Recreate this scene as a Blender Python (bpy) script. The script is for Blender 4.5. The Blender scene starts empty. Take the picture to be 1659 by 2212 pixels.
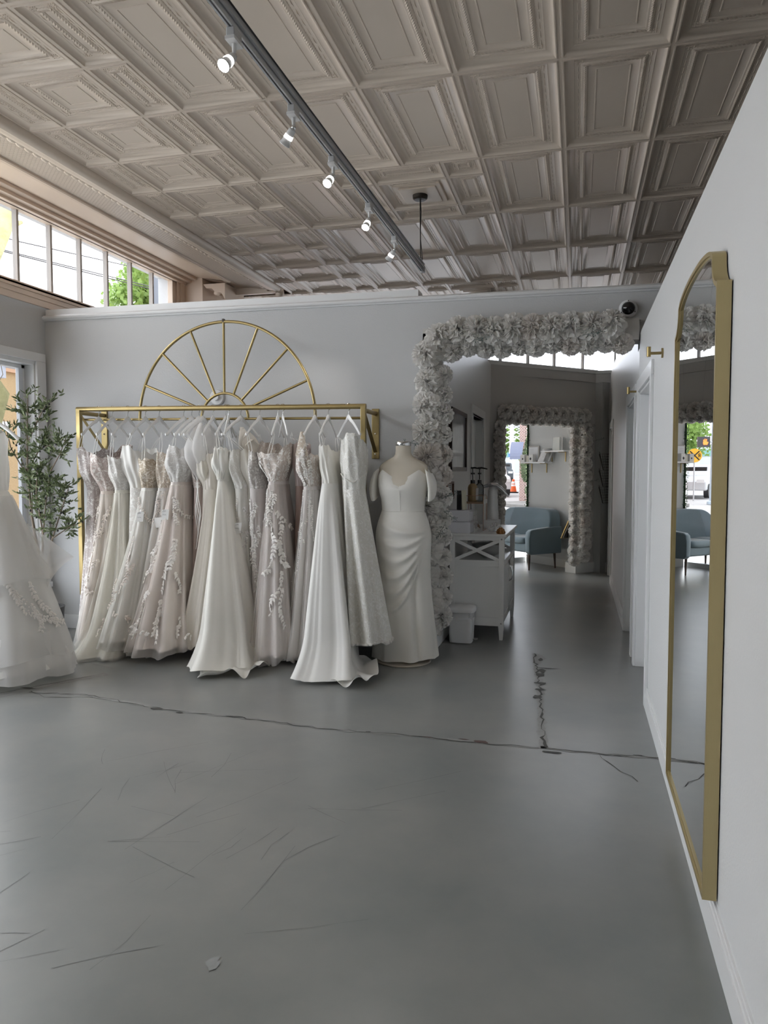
import bpy, math, random
import numpy as np
from mathutils import Vector, Matrix
PI = math.pi
SC = bpy.context.scene
COL = SC.collection
BASE = {}          # object name -> world position of its origin

# ------------------------------------------------------------------ objects
def tag(o, label=None, cat=None, group=None, kind=None):
    if label: o['label'] = label
    if cat: o['category'] = cat
    if group: o['group'] = group
    if kind: o['kind'] = kind
    return o

def thing(name, loc, label, cat, group=None, rz=0.0):
    o = bpy.data.objects.new(name, None)
    o.empty_display_size = .05
    COL.objects.link(o)
    o.location = loc
    o.rotation_euler.z = rz
    BASE[o.name] = (Vector(loc), rz)
    return tag(o, label, cat, group)

class MB:
    """collects shapes, then links them as one mesh object"""
    def __init__(s):
        s.V = []; s.F = []; s.n = 0
    def add(s, verts, faces):
        verts = np.asarray(verts, float).reshape(-1, 3)
        n = s.n
        s.V.append(verts)
        s.F.extend([tuple(int(i) + n for i in f) for f in faces])
        s.n += len(verts)
        return s
    def box(s, x0, x1, y0, y1, z0, z1, rz=0.0, c=None):
        v = np.array([[x, y, z] for x in (x0, x1) for y in (y0, y1) for z in (z0, z1)], float)
        if rz:
            cx, cy = c if c is not None else ((x0 + x1) / 2, (y0 + y1) / 2)
            a, b = math.cos(rz), math.sin(rz)
            X = v[:, 0] - cx; Y = v[:, 1] - cy
            v[:, 0] = cx + a * X - b * Y; v[:, 1] = cy + b * X + a * Y
        return s.add(v, [(0, 1, 3, 2), (4, 6, 7, 5), (0, 4, 5, 1), (2, 3, 7, 6), (0, 2, 6, 4), (1, 5, 7, 3)])
    def obox(s, o, ax, ay, az):
        """box from corner o with edge vectors"""
        o = np.array(o, float); ax = np.array(ax, float); ay = np.array(ay, float); az = np.array(az, float)
        v = [o + i * ax + j * ay + k * az for i in (0, 1) for j in (0, 1) for k in (0, 1)]
        f = [(0, 1, 3, 2), (4, 6, 7, 5), (0, 4, 5, 1), (2, 3, 7, 6), (0, 2, 6, 4), (1, 5, 7, 3)]
        if np.dot(np.cross(ax, ay), az) < 0: f = [q[::-1] for q in f]
        return s.add(v, f)
    def grid(s, P, cu=False, cv=False):
        P = np.asarray(P, float); m, n = P.shape[:2]
        f = []
        for i in range(m if cu else m - 1):
            i2 = (i + 1) % m
            for j in range(n if cv else n - 1):
                j2 = (j + 1) % n
                f.append((i * n + j, i * n + j2, i2 * n + j2, i2 * n + j))
        return s.add(P.reshape(-1, 3), f)
    def tube(s, pts, r, seg=8, closed=False, flat=None):
        pts = [Vector(p) for p in pts]; n = len(pts)
        rr = r if hasattr(r, '__len__') else [r] * n
        rings = []; up = None
        for i, p in enumerate(pts):
            if closed: t = pts[(i + 1) % n] - pts[i - 1]
            else: t = pts[min(i + 1, n - 1)] - pts[max(i - 1, 0)]
            t.normalize()
            if up is None:
                up = Vector((0, 0, 1)) if abs(t.z) < .9 else Vector((1, 0, 0))
            a = t.cross(up)
            if a.length < 1e-5: a = t.orthogonal()
            a.normalize(); b = a.cross(t).normalized(); up = b
            k = flat if flat else 1.0
            rings.append([p + a * (math.cos(2 * PI * j / seg) * rr[i] * k) + b * (math.sin(2 * PI * j / seg) * rr[i]) for j in range(seg)])
        n0 = s.n
        s.grid(np.array([[list(q) for q in ring] for ring in rings]), cu=closed, cv=True)
        if not closed:
            s.F.append(tuple(n0 + j for j in range(seg))[::-1][::-1])
            s.F.append(tuple(n0 + (n - 1) * seg + j for j in range(seg))[::-1])
        return s
    def lathe(s, prof, c=(0, 0, 0), seg=20, M=None, cap=True):
        P = np.array([[[r * math.cos(2 * PI * j / seg), r * math.sin(2 * PI * j / seg), z] for j in range(seg)] for r, z in prof], float)
        if M is not None: P = P @ np.array(M.to_3x3()).T
        P = P + np.array(c, float)
        n0 = s.n
        s.grid(P, cv=True)
        if cap:
            s.F.append(tuple(n0 + j for j in range(seg))[::-1])
            k = (len(prof) - 1) * seg
            s.F.append(tuple(n0 + k + j for j in range(seg)))
        return s
    def prism(s, poly, o, u, v, w):
        """outline poly (a, b) -> o + a*u + b*v, extruded by w"""
        o, u, v, w = [np.array(q, float) for q in (o, u, v, w)]
        n = len(poly)
        A = [o + a * u + b * v for a, b in poly]
        f = [tuple(range(n))[::-1], tuple(range(n, 2 * n))] + [(i, (i + 1) % n, n + (i + 1) % n, n + i) for i in range(n)]
        return s.add(A + [p + w for p in A], f)
    def ball(s, c, r, seg=12, rings=7, sc=(1, 1, 1)):
        prof = [(max(1e-4, math.sin(PI * i / rings)) * r, -math.cos(PI * i / rings) * r) for i in range(rings + 1)]
        P = np.array([[[q * math.cos(2 * PI * j / seg) * sc[0], q * math.sin(2 * PI * j / seg) * sc[1], z * sc[2]] for j in range(seg)] for q, z in prof])
        return s.grid(P + np.array(c, float), cv=True)
    def build(s, name, m, parent=None, smooth=35, bevel=0, local=False, kind=None, solid=0, sub=0):
        V = np.concatenate(s.V) if s.V else np.zeros((0, 3))
        if parent is not None:
            b, rz = BASE[parent.name]
            if not local:
                V = V - np.array(b)
                if rz:
                    a, q = math.cos(-rz), math.sin(-rz)
                    V = np.stack([V[:, 0] * a - V[:, 1] * q, V[:, 0] * q + V[:, 1] * a, V[:, 2]], 1)
        me = bpy.data.meshes.new(name)
        me.from_pydata(V.tolist(), [], s.F)
        me.validate()
        o = bpy.data.objects.new(name, me)
        COL.objects.link(o)
        mm = m if isinstance(m, (list, tuple)) else [m]
        for q in mm: me.materials.append(q)
        if smooth:
            me.polygons.foreach_set('use_smooth', [True] * len(me.polygons))
            if smooth < 180: me.set_sharp_from_angle(angle=math.radians(smooth))
        if parent is not None:
            o.parent = parent
            BASE[o.name] = BASE[parent.name]
        else:
            BASE[o.name] = (Vector((0, 0, 0)), 0.0)
        if bevel:
            b = o.modifiers.new('bevel', 'BEVEL'); b.width = bevel; b.segments = 2; b.limit_method = 'ANGLE'; b.angle_limit = math.radians(40)
        if sub:
            b = o.modifiers.new('sub', 'SUBSURF'); b.levels = sub; b.render_levels = sub
        if solid:
            b = o.modifiers.new('solid', 'SOLIDIFY'); b.thickness = solid; b.offset = 0
        if kind: o['kind'] = kind
        return o

def struct(name, mb, m, parent=None, **k):
    o = mb.build(name, m, parent, **k)
    if parent is None: o['kind'] = 'structure'
    return o

def dup(root, loc, rz=None, label=None, group=None):
    r = root.copy(); COL.objects.link(r); r.location = loc
    if rz is not None: r.rotation_euler.z = rz
    if label: r['label'] = label
    if group: r['group'] = group
    BASE[r.name] = (Vector(loc), r.rotation_euler.z)
    for ch in list(root.children):
        c = ch.copy(); COL.objects.link(c); c.parent = r; BASE[c.name] = BASE[r.name]
        for g in list(ch.children):
            d = g.copy(); COL.objects.link(d); d.parent = c; BASE[d.name] = BASE[r.name]
    return r

# ------------------------------------------------------------------ materials
def _n(nt, t, **k):
    n = nt.nodes.new(t)
    for a, b in k.items():
        if hasattr(n, a): setattr(n, a, b)
    return n

def mat(name, col, rough=.5, metal=0.0, var=0.0, vscale=3.0, bump=0.0, bscale=80.0, bdist=.004, spec=.5, sheen=0.0,
        coat=0.0, transl=0.0, alpha=1.0, emit=None, estr=0.0, aniso=None, rvar=0.0):
    m = bpy.data.materials.new(name); m.use_nodes = True
    nt = m.node_tree; L = nt.links
    b = nt.nodes['Principled BSDF']; out = nt.nodes['Material Output']
    c4 = (*col, 1)
    b.inputs['Base Color'].default_value = c4
    b.inputs['Roughness'].default_value = rough
    b.inputs['Metallic'].default_value = metal
    b.inputs['Specular IOR Level'].default_value = spec
    if sheen:
        b.inputs['Sheen Weight'].default_value = sheen
        b.inputs['Sheen Roughness'].default_value = .4
    if coat:
        b.inputs['Coat Weight'].default_value = coat; b.inputs['Coat Roughness'].default_value = .1
    if emit:
        b.inputs['Emission Color'].default_value = (*emit, 1); b.inputs['Emission Strength'].default_value = estr
    tc = _n(nt, 'ShaderNodeTexCoord')
    if var or rvar:
        nz = _n(nt, 'ShaderNodeTexNoise'); nz.inputs['Scale'].default_value = vscale; nz.inputs['Detail'].default_value = 5
        L.new(tc.outputs['Object'], nz.inputs['Vector'])
        if var:
            mx = _n(nt, 'ShaderNodeMix', data_type='RGBA')
            mx.inputs[6].default_value = (*[max(0, q * (1 - var)) for q in col], 1)
            mx.inputs[7].default_value = (*[min(1, q * (1 + var)) for q in col], 1)
            L.new(nz.outputs['Fac'], mx.inputs[0]); L.new(mx.outputs[2], b.inputs['Base Color'])
        if rvar:
            mr = _n(nt, 'ShaderNodeMapRange'); mr.inputs[1].default_value = .3; mr.inputs[2].default_value = .7
            mr.inputs[3].default_value = rough - rvar; mr.inputs[4].default_value = rough + rvar
            L.new(nz.outputs['Fac'], mr.inputs[0]); L.new(mr.outputs[0], b.inputs['Roughness'])
    if bump:
        nb = _n(nt, 'ShaderNodeTexNoise'); nb.inputs['Scale'].default_value = bscale; nb.inputs['Detail'].default_value = 3
        src = tc.outputs['Object']
        if aniso:
            mp = _n(nt, 'ShaderNodeMapping'); mp.inputs['Scale'].default_value = aniso
            L.new(src, mp.inputs['Vector']); src = mp.outputs[0]
        L.new(src, nb.inputs['Vector'])
        bp = _n(nt, 'ShaderNodeBump'); bp.inputs['Strength'].default_value = bump; bp.inputs['Distance'].default_value = bdist
        L.new(nb.outputs['Fac'], bp.inputs['Height']); L.new(bp.outputs[0], b.inputs['Normal'])
    last = b.outputs[0]
    if transl:
        t = _n(nt, 'ShaderNodeBsdfTranslucent'); t.inputs['Color'].default_value = c4
        ms = _n(nt, 'ShaderNodeMixShader'); ms.inputs[0].default_value = transl
        L.new(last, ms.inputs[1]); L.new(t.outputs[0], ms.inputs[2]); last = ms.outputs[0]
    if alpha < 1:
        t = _n(nt, 'ShaderNodeBsdfTransparent')
        ms = _n(nt, 'ShaderNodeMixShader'); ms.inputs[0].default_value = alpha
        L.new(t.outputs[0], ms.inputs[1]); L.new(last, ms.inputs[2]); last = ms.outputs[0]
    L.new(last, out.inputs['Surface'])
    return m

def glass(name, tint=(1, 1, 1), gloss=.08, rough=.0):
    m = bpy.data.materials.new(name); m.use_nodes = True
    nt = m.node_tree; nt.nodes.clear(); L = nt.links
    out = _n(nt, 'ShaderNodeOutputMaterial')
    t = _n(nt, 'ShaderNodeBsdfTransparent'); t.inputs[0].default_value = (*tint, 1)
    g = _n(nt, 'ShaderNodeBsdfGlossy'); g.inputs['Roughness'].default_value = rough
    fr = _n(nt, 'ShaderNodeLayerWeight'); fr.inputs[0].default_value = gloss * 2
    ms = _n(nt, 'ShaderNodeMixShader')
    L.new(fr.outputs['Fresnel'], ms.inputs[0]); L.new(t.outputs[0], ms.inputs[1]); L.new(g.outputs[0], ms.inputs[2])
    L.new(ms.outputs[0], out.inputs[0])
    return m

def lace(name, ground, thread, scale=32.0, thr=.5, rough=.7, alpha=1.0):
    """embroidered lace: pale raised thread over a coloured ground"""
    m = bpy.data.materials.new(name); m.use_nodes = True
    nt = m.node_tree; L = nt.links; b = nt.nodes['Principled BSDF']; out = nt.nodes['Material Output']
    tc = _n(nt, 'ShaderNodeTexCoord')
    # warped blossoms and stems over a fine net
    nz = _n(nt, 'ShaderNodeTexNoise'); nz.inputs['Scale'].default_value = scale * .8; nz.inputs['Detail'].default_value = 3
    L.new(tc.outputs['Object'], nz.inputs['Vector'])
    ad = _n(nt, 'ShaderNodeMix', data_type='RGBA'); ad.inputs[0].default_value = .10
    L.new(tc.outputs['Object'], ad.inputs[6]); L.new(nz.outputs['Color'], ad.inputs[7])
    vo = _n(nt, 'ShaderNodeTexVoronoi', feature='DISTANCE_TO_EDGE'); vo.inputs['Scale'].default_value = scale * 3.2
    L.new(ad.outputs[2], vo.inputs['Vector'])
    v2 = _n(nt, 'ShaderNodeTexNoise'); v2.inputs['Scale'].default_value = scale * 1.25; v2.inputs['Detail'].default_value = 4; v2.inputs['Distortion'].default_value = 1.6
    L.new(tc.outputs['Object'], v2.inputs['Vector'])
    r1 = _n(nt, 'ShaderNodeMapRange'); r1.inputs[1].default_value = .02; r1.inputs[2].default_value = .09; r1.inputs[3].default_value = .55; r1.inputs[4].default_value = .12
    L.new(vo.outputs['Distance'], r1.inputs[0])
    r2 = _n(nt, 'ShaderNodeMapRange'); r2.inputs[1].default_value = thr; r2.inputs[2].default_value = thr + .07; r2.inputs[3].default_value = 0; r2.inputs[4].default_value = 1
    L.new(v2.outputs['Fac'], r2.inputs[0])
    mxm = _n(nt, 'ShaderNodeMath', operation='MAXIMUM'); L.new(r1.outputs[0], mxm.inputs[0]); L.new(r2.outputs[0], mxm.inputs[1])
    mx = _n(nt, 'ShaderNodeMix', data_type='RGBA'); mx.inputs[6].default_value = (*ground, 1); mx.inputs[7].default_value = (*thread, 1)
    L.new(mxm.outputs[0], mx.inputs[0]); L.new(mx.outputs[2], b.inputs['Base Color'])
    b.inputs['Roughness'].default_value = rough
    bp = _n(nt, 'ShaderNodeBump'); bp.inputs['Strength'].default_value = .7; bp.inputs['Distance'].default_value = .004
    L.new(mxm.outputs[0], bp.inputs['Height']); L.new(bp.outputs[0], b.inputs['Normal'])
    if alpha < 1:
        t = _n(nt, 'ShaderNodeBsdfTransparent'); ms = _n(nt, 'ShaderNodeMixShader')
        ma = _n(nt, 'ShaderNodeMath', operation='MAXIMUM'); ma.inputs[1].default_value = alpha
        L.new(mxm.outputs[0], ma.inputs[0]); L.new(ma.outputs[0], ms.inputs[0])
        L.new(t.outputs[0], ms.inputs[1]); L.new(b.outputs[0], ms.inputs[2]); L.new(ms.outputs[0], out.inputs[0])
    return m

M = {}
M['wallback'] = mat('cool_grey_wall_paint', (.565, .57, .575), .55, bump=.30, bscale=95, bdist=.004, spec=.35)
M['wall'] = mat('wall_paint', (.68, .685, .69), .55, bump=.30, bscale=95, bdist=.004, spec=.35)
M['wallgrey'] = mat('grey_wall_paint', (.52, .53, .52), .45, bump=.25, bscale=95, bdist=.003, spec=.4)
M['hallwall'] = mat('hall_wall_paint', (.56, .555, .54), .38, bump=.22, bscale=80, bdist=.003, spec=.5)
M['trim'] = mat('white_trim_paint', (.76, .765, .77), .35, bump=.05, bscale=30)
M['hallwhite'] = mat('hall_trim_paint', (.70, .71, .70), .3)
M['cream'] = mat('cream_trim_paint', (.74, .60, .48), .42, bump=.1, bscale=25)
M['tin'] = mat('painted_pressed_tin', (.74, .64, .54), .42, var=.05, vscale=1.5, bump=.08, bscale=60, bdist=.002)
M['brass'] = mat('brushed_gold_metal', (.37, .285, .13), .36, .85, bump=.06, bscale=60, aniso=(6, 6, .4))
M['mirrorgold'] = mat('brushed_brass_frame', (.52, .425, .225), .38, .75, bump=.10, bscale=60, aniso=(8, 8, .25))
M['gloss'] = mat('mirror_silver', (.90, .92, .92), .0, 1.0)
M['black'] = mat('black_plastic', (.012, .012, .013), .35)
M['darkmetal'] = mat('dark_bronze_metal', (.05, .042, .036), .4, .6)
M['steel'] = mat('chrome_metal', (.72, .73, .74), .16, 1.0)
M['whiteplastic'] = mat('white_plastic', (.74, .74, .745), .4)
M['rail'] = mat('silver_grey_rail', (.50, .51, .52), .4, .2)
M['hanger'] = mat('white_hanger_wood', (.88, .88, .88), .4)
M['wood'] = mat('dark_stained_wood', (.055, .03, .02), .35)
M['clear'] = glass('clear_window_glass', (.93, .96, .96))
M['skyglass'] = glass('tinted_clerestory_glass', (.52, .535, .55))
M['hallglass'] = glass('tinted_transom_glass', (.62, .635, .65))
M['streetglass'] = glass('tinted_street_glass', (.30, .31, .315))
M['softglass'] = glass('tinted_shop_glass', (.60, .63, .66))
# ------------------------------------------------------------------ floor
def floor_material():
    m = bpy.data.materials.new('polished_grey_concrete'); m.use_nodes = True
    nt = m.node_tree; L = nt.links; b = nt.nodes['Principled BSDF']
    tc = _n(nt, 'ShaderNodeTexCoord')
    n1 = _n(nt, 'ShaderNodeTexNoise'); n1.inputs['Scale'].default_value = .9; n1.inputs['Detail'].default_value = 7; n1.inputs['Roughness'].default_value = .62
    L.new(tc.outputs['Object'], n1.inputs['Vector'])
    cr = _n(nt, 'ShaderNodeMix', data_type='RGBA')
    cr.inputs[6].default_value = (.160, .174, .174, 1); cr.inputs[7].default_value = (.262, .260, .245, 1)
    mc = _n(nt, 'ShaderNodeMapRange'); mc.inputs[1].default_value = .30; mc.inputs[2].default_value = .70
    L.new(n1.outputs['Fac'], mc.inputs[0]); L.new(mc.outputs[0], cr.inputs[0])
    # scratches
    mp = _n(nt, 'ShaderNodeMapping'); mp.inputs['Scale'].default_value = (3.0, .7, 1); mp.inputs['Rotation'].default_value = (0, 0, .3)
    L.new(tc.outputs['Object'], mp.inputs['Vector'])
    n2 = _n(nt, 'ShaderNodeTexNoise'); n2.inputs['Scale'].default_value = 3.0; n2.inputs['Detail'].default_value = 3; n2.inputs['Roughness'].default_value = .5
    L.new(mp.outputs[0], n2.inputs['Vector'])
    mp3 = _n(nt, 'ShaderNodeMapping'); mp3.inputs['Scale'].default_value = (.8, 2.6, 1); mp3.inputs['Rotation'].default_value = (0, 0, .9)
    L.new(tc.outputs['Object'], mp3.inputs['Vector'])
    n3 = _n(nt, 'ShaderNodeTexNoise'); n3.inputs['Scale'].default_value = 2.2; n3.inputs['Detail'].default_value = 3; n3.inputs['Roughness'].default_value = .5
    L.new(mp3.outputs[0], n3.inputs['Vector'])
    ad = _n(nt, 'ShaderNodeMath', operation='ADD'); L.new(n2.outputs['Fac'], ad.inputs[0]); L.new(n3.outputs['Fac'], ad.inputs[1])
    mr = _n(nt, 'ShaderNodeMapRange'); mr.inputs[1].default_value = .2; mr.inputs[2].default_value = .8; mr.inputs[3].default_value = .285; mr.inputs[4].default_value = .32
    L.new(n1.outputs['Fac'], mr.inputs[0]); L.new(mr.outputs[0], b.inputs['Roughness'])
    L.new(cr.outputs[2], b.inputs['Base Color'])
    b.inputs['Specular IOR Level'].default_value = .75
    return m
M['floor'] = floor_material()
fl = struct('floor', MB().box(-5.1, 4.6, -4.1, 11.9, -.12, 0).box(-2.6, .4, 11.9, 13.0, -.12, 0), M['floor'], smooth=0)

# cracks and patches in the concrete
rng = random.Random(5)
M['crack'] = mat('dark_floor_crack', (.055, .055, .05), .6)
M['patch'] = mat('filled_floor_joint', (.27, .27, .26), .55, var=.2, vscale=30)
M['rust'] = mat('rust_brown_chip', (.085, .05, .042), .6)
def ribbon(mb, pts, w0, w1, z, step=.05, wob=.012):
    P = []
    for (x0, y0), (x1, y1) in zip(pts[:-1], pts[1:]):
        n = max(2, int(math.hypot(x1 - x0, y1 - y0) / step))
        for i in range(n):
            P.append((x0 + (x1 - x0) * i / n + rng.uniform(-wob, wob), y0 + (y1 - y0) * i / n + rng.uniform(-wob, wob)))
    P.append(pts[-1])
    rows = []
    for i, p in enumerate(P):
        q = P[min(i + 1, len(P) - 1)]; o = P[max(i - 1, 0)]
        dx, dy = q[0] - o[0], q[1] - o[1]; l = math.hypot(dx, dy) or 1
        w = rng.uniform(w0, w1)
        rows.append([[p[0] - dy / l * w, p[1] + dx / l * w, z], [p[0] + dy / l * w, p[1] - dx / l * w, z]])
    mb.grid(np.array(rows))
def chip(mb, x, y, a, b, z, n=11):
    v = [[x, y, z]]
    for i in range(n):
        t = 2 * PI * i / n; k = rng.uniform(.65, 1.15)
        v.append([x + math.cos(t) * a * k, y + math.sin(t) * b * k, z])
    mb.add(v, [(0, i + 1, (i + 1) % n + 1) for i in range(n)])
CR1 = [(-3.60, 4.18), (-3.20, 4.24), (-2.55, 4.10), (-2.02, 4.08), (-1.45, 4.02), (-.90, 4.03), (-.45, 4.02), (-.16, 4.03), (.10, 4.02), (.44, 4.04)]
CR2 = [(-.16, 4.03), (-.19, 4.45), (-.22, 4.9), (-.25, 5.35), (-.30, 5.85), (-.33, 6.15)]
CR3 = [(-3.35, 4.72), (-3.62, 4.30), (-3.72, 4.05), (-3.9, 3.75)]
mb = MB()
ribbon(mb, CR1, .006, .020, .0016, wob=.012); ribbon(mb, CR2, .012, .03, .0016, wob=.012); ribbon(mb, CR3, .03, .055, .0012, wob=.006)
ribbon(mb, [(-3.40, 4.86), (-3.9, 5.02)], .008, .02, .0012)
chip(mb, -.29, 6.0, .06, .16, .0014)
struct('floor_joint', mb, M['patch'], fl, smooth=0)
mb = MB()
ribbon(mb, CR1, .0004, .006, .0026, wob=.014); ribbon(mb, CR2, .0005, .010, .0026, wob=.016)
ribbon(mb, [(-3.42, 4.66), (-3.68, 4.24), (-3.9, 3.92)], .001, .006, .002, wob=.004)
ribbon(mb, [(-3.60, 4.20), (-3.42, 4.12), (-3.1, 4.2)], .001, .004, .002)
ribbon(mb, [(.12, 4.02), (.20, 3.86), (.30, 3.7)], .001, .004, .002)
for x, y, a, b in ((-2.56, 4.09, .05, .022), (-2.38, 4.06, .03, .012), (-2.0, 4.075, .07, .010), (-3.66, 4.26, .06, .02), (-.12, 3.98, .07, .014),
                   (-.25, 5.50, .035, .05), (-.24, 5.28, .045, .035), (-.23, 5.12, .04, .03), (-.24, 5.62, .03, .06), (-.24, 4.95, .03, .05), (-.2, 5.7, .09, .012), (-.27, 5.95, .02, .05),
                   (-1.15, 4.03, .018, .006), (.33, 4.05, .03, .008), (.22, 4.02, .03, .006)):
    chip(mb, x, y, a, b, .0030)
struct('floor_crack', mb, M['crack'], fl, smooth=0)
mb = MB(); chip(mb, -.50, 4.03, .05, .022, .0034); chip(mb, -.80, 4.03, .035, .006, .0028); chip(mb, -.6, 4.05, .03, .008, .0028)
struct('floor_chip', mb, M['rust'], fl, smooth=0)
# long scuffs, lower left of the floor
mb = MB()
r2 = random.Random(11)
for i in range(46):
    x = r2.uniform(-2.4, -.9); y = r2.uniform(1.5, 3.3); l = r2.uniform(.1, .55); a = r2.gauss(1.15, .45) if i % 4 else r2.uniform(0, 3)
    x1, y1 = x + l * math.cos(a), y + l * math.sin(a)
    ribbon(mb, [(x, y), ((x + x1) / 2 + r2.uniform(-.02, .02), (y + y1) / 2), (x1, y1)], .0004, .0012, .0012, step=.12, wob=.002)
struct('floor_scratch', mb, mat('floor_scratch_grey', (.13, .135, .135), .5), fl, smooth=0)
mb = MB()
for x, y in ((-1.05, 1.97), (-1.06, 1.98)): chip(mb, x, y, .02, .028, .0018 + .0004 * (x < -1.055))
struct('floor_droplet', mb, mat('clear_floor_droplet', (.3, .31, .31), .12), fl, smooth=0)

# ------------------------------------------------------------------ walls
XL, YB, XR = -4.9, 6.05, .443
w = MB()
w.box(XL - .25, XL, -4.1, 10.6, 0, .45)
w.box(XL - .25, XL, 5.94, 10.6, .45, 3.2)
w.box(XL - .25, XL, -4.1, .3, .45, 2.54)
w.box(XL - .25, XL, -4.1, 5.94, 2.54, 3.2)
w.box(XL - .25, XL, 8.44, 10.6, 3.2, 4.1)
w.box(XL - .25, XL, -4.1, 8.44, 3.92, 4.1)
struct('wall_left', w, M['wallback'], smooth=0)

w = MB()                                   # partition with the arched-flower opening; its top falls 8 mm per metre to the right
def ztop(x): return 2.875 - .008 * (x + .0)
def xbox(mb, x0, x1, y0, y1, za0, za1, zb0, zb1):
    v = [[x0, y0, za0], [x0, y0, za1], [x0, y1, za0], [x0, y1, za1], [x1, y0, zb0], [x1, y0, zb1], [x1, y1, zb0], [x1, y1, zb1]]
    mb.add(v, [(0, 1, 3, 2), (4, 6, 7, 5), (0, 4, 5, 1), (2, 3, 7, 6), (0, 2, 6, 4), (1, 5, 7, 3)])
xbox(w, XL, -1.15, YB, 6.22, 0, ztop(XL), 0, ztop(-1.15))
xbox(w, -1.15, 1.6, YB, 6.22, 2.50, ztop(-1.15), 2.50, ztop(1.6))
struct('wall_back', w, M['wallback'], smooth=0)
w = MB()
CRP = [(0, 0), (-.012, .0), (-.018, .010), (-.034, .016), (-.040, .026), (-.040, .036), (-.028, .042), (-.022, .05), (.17, .05), (.17, 0)]
def crown(mb, x0, x1, prof):
    P = np.array([[[x, YB + a, ztop(x) + b] for a, b in prof] for x in (x0, x1)])
    n0 = mb.n; mb.grid(P, cv=True); k = len(prof)
    mb.F.append(tuple(n0 + i for i in range(k))); mb.F.append(tuple(n0 + k + i for i in range(k))[::-1])
crown(w, XL + .0, 1.6, CRP)
struct('trim_1', w, M['trim'], smooth=30)
w = MB(); xbox(w, XL + .02, -1.29, YB - .012, 6.2, ztop(XL) + .05, ztop(XL) + .105, ztop(-1.29) + .05, ztop(-1.29) + .105)
struct('trim_2', w, M['trim'], smooth=0)

w = MB()
w.box(XR, XR + .12, -4.1, 4.97, 0, 2.555)
w.box(XR, XR + .12, 4.97, 5.95, 2.10, 2.555)
w.box(XR, XR + .12, 5.95, 6.05, 0, 2.555)
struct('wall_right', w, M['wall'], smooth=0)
w = MB()
w.box(XR, XR + .12, 6.22, 7.25, 2.10, 2.93).box(XR, XR + .12, 7.25, 10.3, 0, 2.93).box(XR, XR + .12, 10.3, 11.1, 2.10, 2.93).box(XR, XR + .12, 11.1, 11.5, 0, 2.93)
w.box(XR, XR + .12, 6.05, 6.22, 0, 2.44)
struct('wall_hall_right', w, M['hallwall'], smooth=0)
w = MB()
w.box(-1.30, -1.15, 6.22, 8.25, 0, 2.93).box(-1.30, -1.15, 8.25, 9.25, 2.13, 2.93).box(-1.30, -1.15, 9.25, 10.05, 0, 2.93)
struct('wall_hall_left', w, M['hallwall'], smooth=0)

# angled storefront wall, plane Y = X + 11.2
def ang(x, d=0.0):          # a point on it, d metres behind the face
    return (x - d * .7071, x + 11.2 + d * .7071)
def abox(mb, x0, x1, d0, d1, z0, z1):
    p = [ang(x0, d0), ang(x0, d1), ang(x1, d0), ang(x1, d1)]
    v = [[*q, z] for q in p for z in (z0, z1)]
    mb.add(v, [(0, 1, 3, 2), (4, 6, 7, 5), (0, 4, 5, 1), (2, 3, 7, 6), (0, 2, 6, 4), (1, 5, 7, 3)])
w = MB()
abox(w, -1.17, -1.0, 0, .18, 0, 2.93); abox(w, .0, .24, 0, .18, 0, 2.93); abox(w, -1.0, .0, 0, .18, 2.2, 2.93)
w.box(.23, .60, 11.43, 11.6, 0, 2.93)
struct('wall_hall_end', w, M['hallwall'], smooth=0)
# clerestory over it
win = struct('window_3', MB().add([[*ang(-1.22, .05), 2.93], [*ang(-1.22, .05), 3.84], [*ang(.245, .05), 3.84], [*ang(.245, .05), 2.93]], [(0, 1, 2, 3)])
             .add([[.22, 11.48, 2.93], [.22, 11.48, 3.84], [.66, 11.48, 3.84], [.66, 11.48, 2.93]], [(0, 1, 2, 3)]), M['hallglass'], smooth=0)
w = MB()
abox(w, -1.22, .25, -.02, .12, 2.93, 2.985); abox(w, -1.22, .25, 0, .1, 3.70, 3.84)
w.box(.22, .66, 11.40, 11.55, 2.93, 2.975).box(.22, .66, 11.43, 11.53, 3.70, 3.84)
abox(w, -1.26, -1.2, -.02, .12, 2.93, 3.84)
struct('window_frame', w, M['hallwhite'], win, smooth=0)
for x in (-1.01, -.665, -.32, .075):
    w = MB(); abox(w, x - .009, x + .009, .03, .07, 2.95, 3.75)
    struct('mullion', w, M['hallwhite'], win, smooth=0)
for x in (.50,):
    struct('mullion', MB().box(x - .012, x + .012, 11.46, 11.5, 2.95, 3.75), M['hallwhite'], win, smooth=0)

# vestibule behind the flower arch
GD = np.array([-.7071, .7071]); GN = np.array([-.7071, -.7071])
def gpt(t, d=0.0):          # along the grey wall from the arch jamb, d metres out from its face
    p = np.array([-.11, 11.77]) + GD * t + GN * d
    return (float(p[0]), float(p[1]))
def gbox(mb, t0, t1, d0, d1, z0, z1):
    p = [gpt(t0, d0), gpt(t0, d1), gpt(t1, d0), gpt(t1, d1)]
    v = [[*q, z] for q in p for z in (z0, z1)]
    mb.add(v, [(0, 1, 3, 2), (4, 6, 7, 5), (0, 4, 5, 1), (2, 3, 7, 6), (0, 2, 6, 4), (1, 5, 7, 3)])
w = MB(); gbox(w, -.62, .98, -.15, 0, 0, 2.8)
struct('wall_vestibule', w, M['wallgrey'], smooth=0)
w = MB(); gbox(w, -.25, .98, 0, .016, 0, .11); gbox(w, -.25, .98, 0, .024, .11, .125)
struct('baseboard_vestibule', w, M['hallwhite'], smooth=0)
w = MB(); w.add([[-.2, 10.9, 2.8], [.3, 11.5, 2.8], [-.6, 12.9, 2.8], [-3.0, 11.2, 2.8], [-1.3, 9.95, 2.8]], [(0, 1, 2, 3, 4)])
struct('ceiling_vestibule', w, M['hallwall'], smooth=0)
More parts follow.
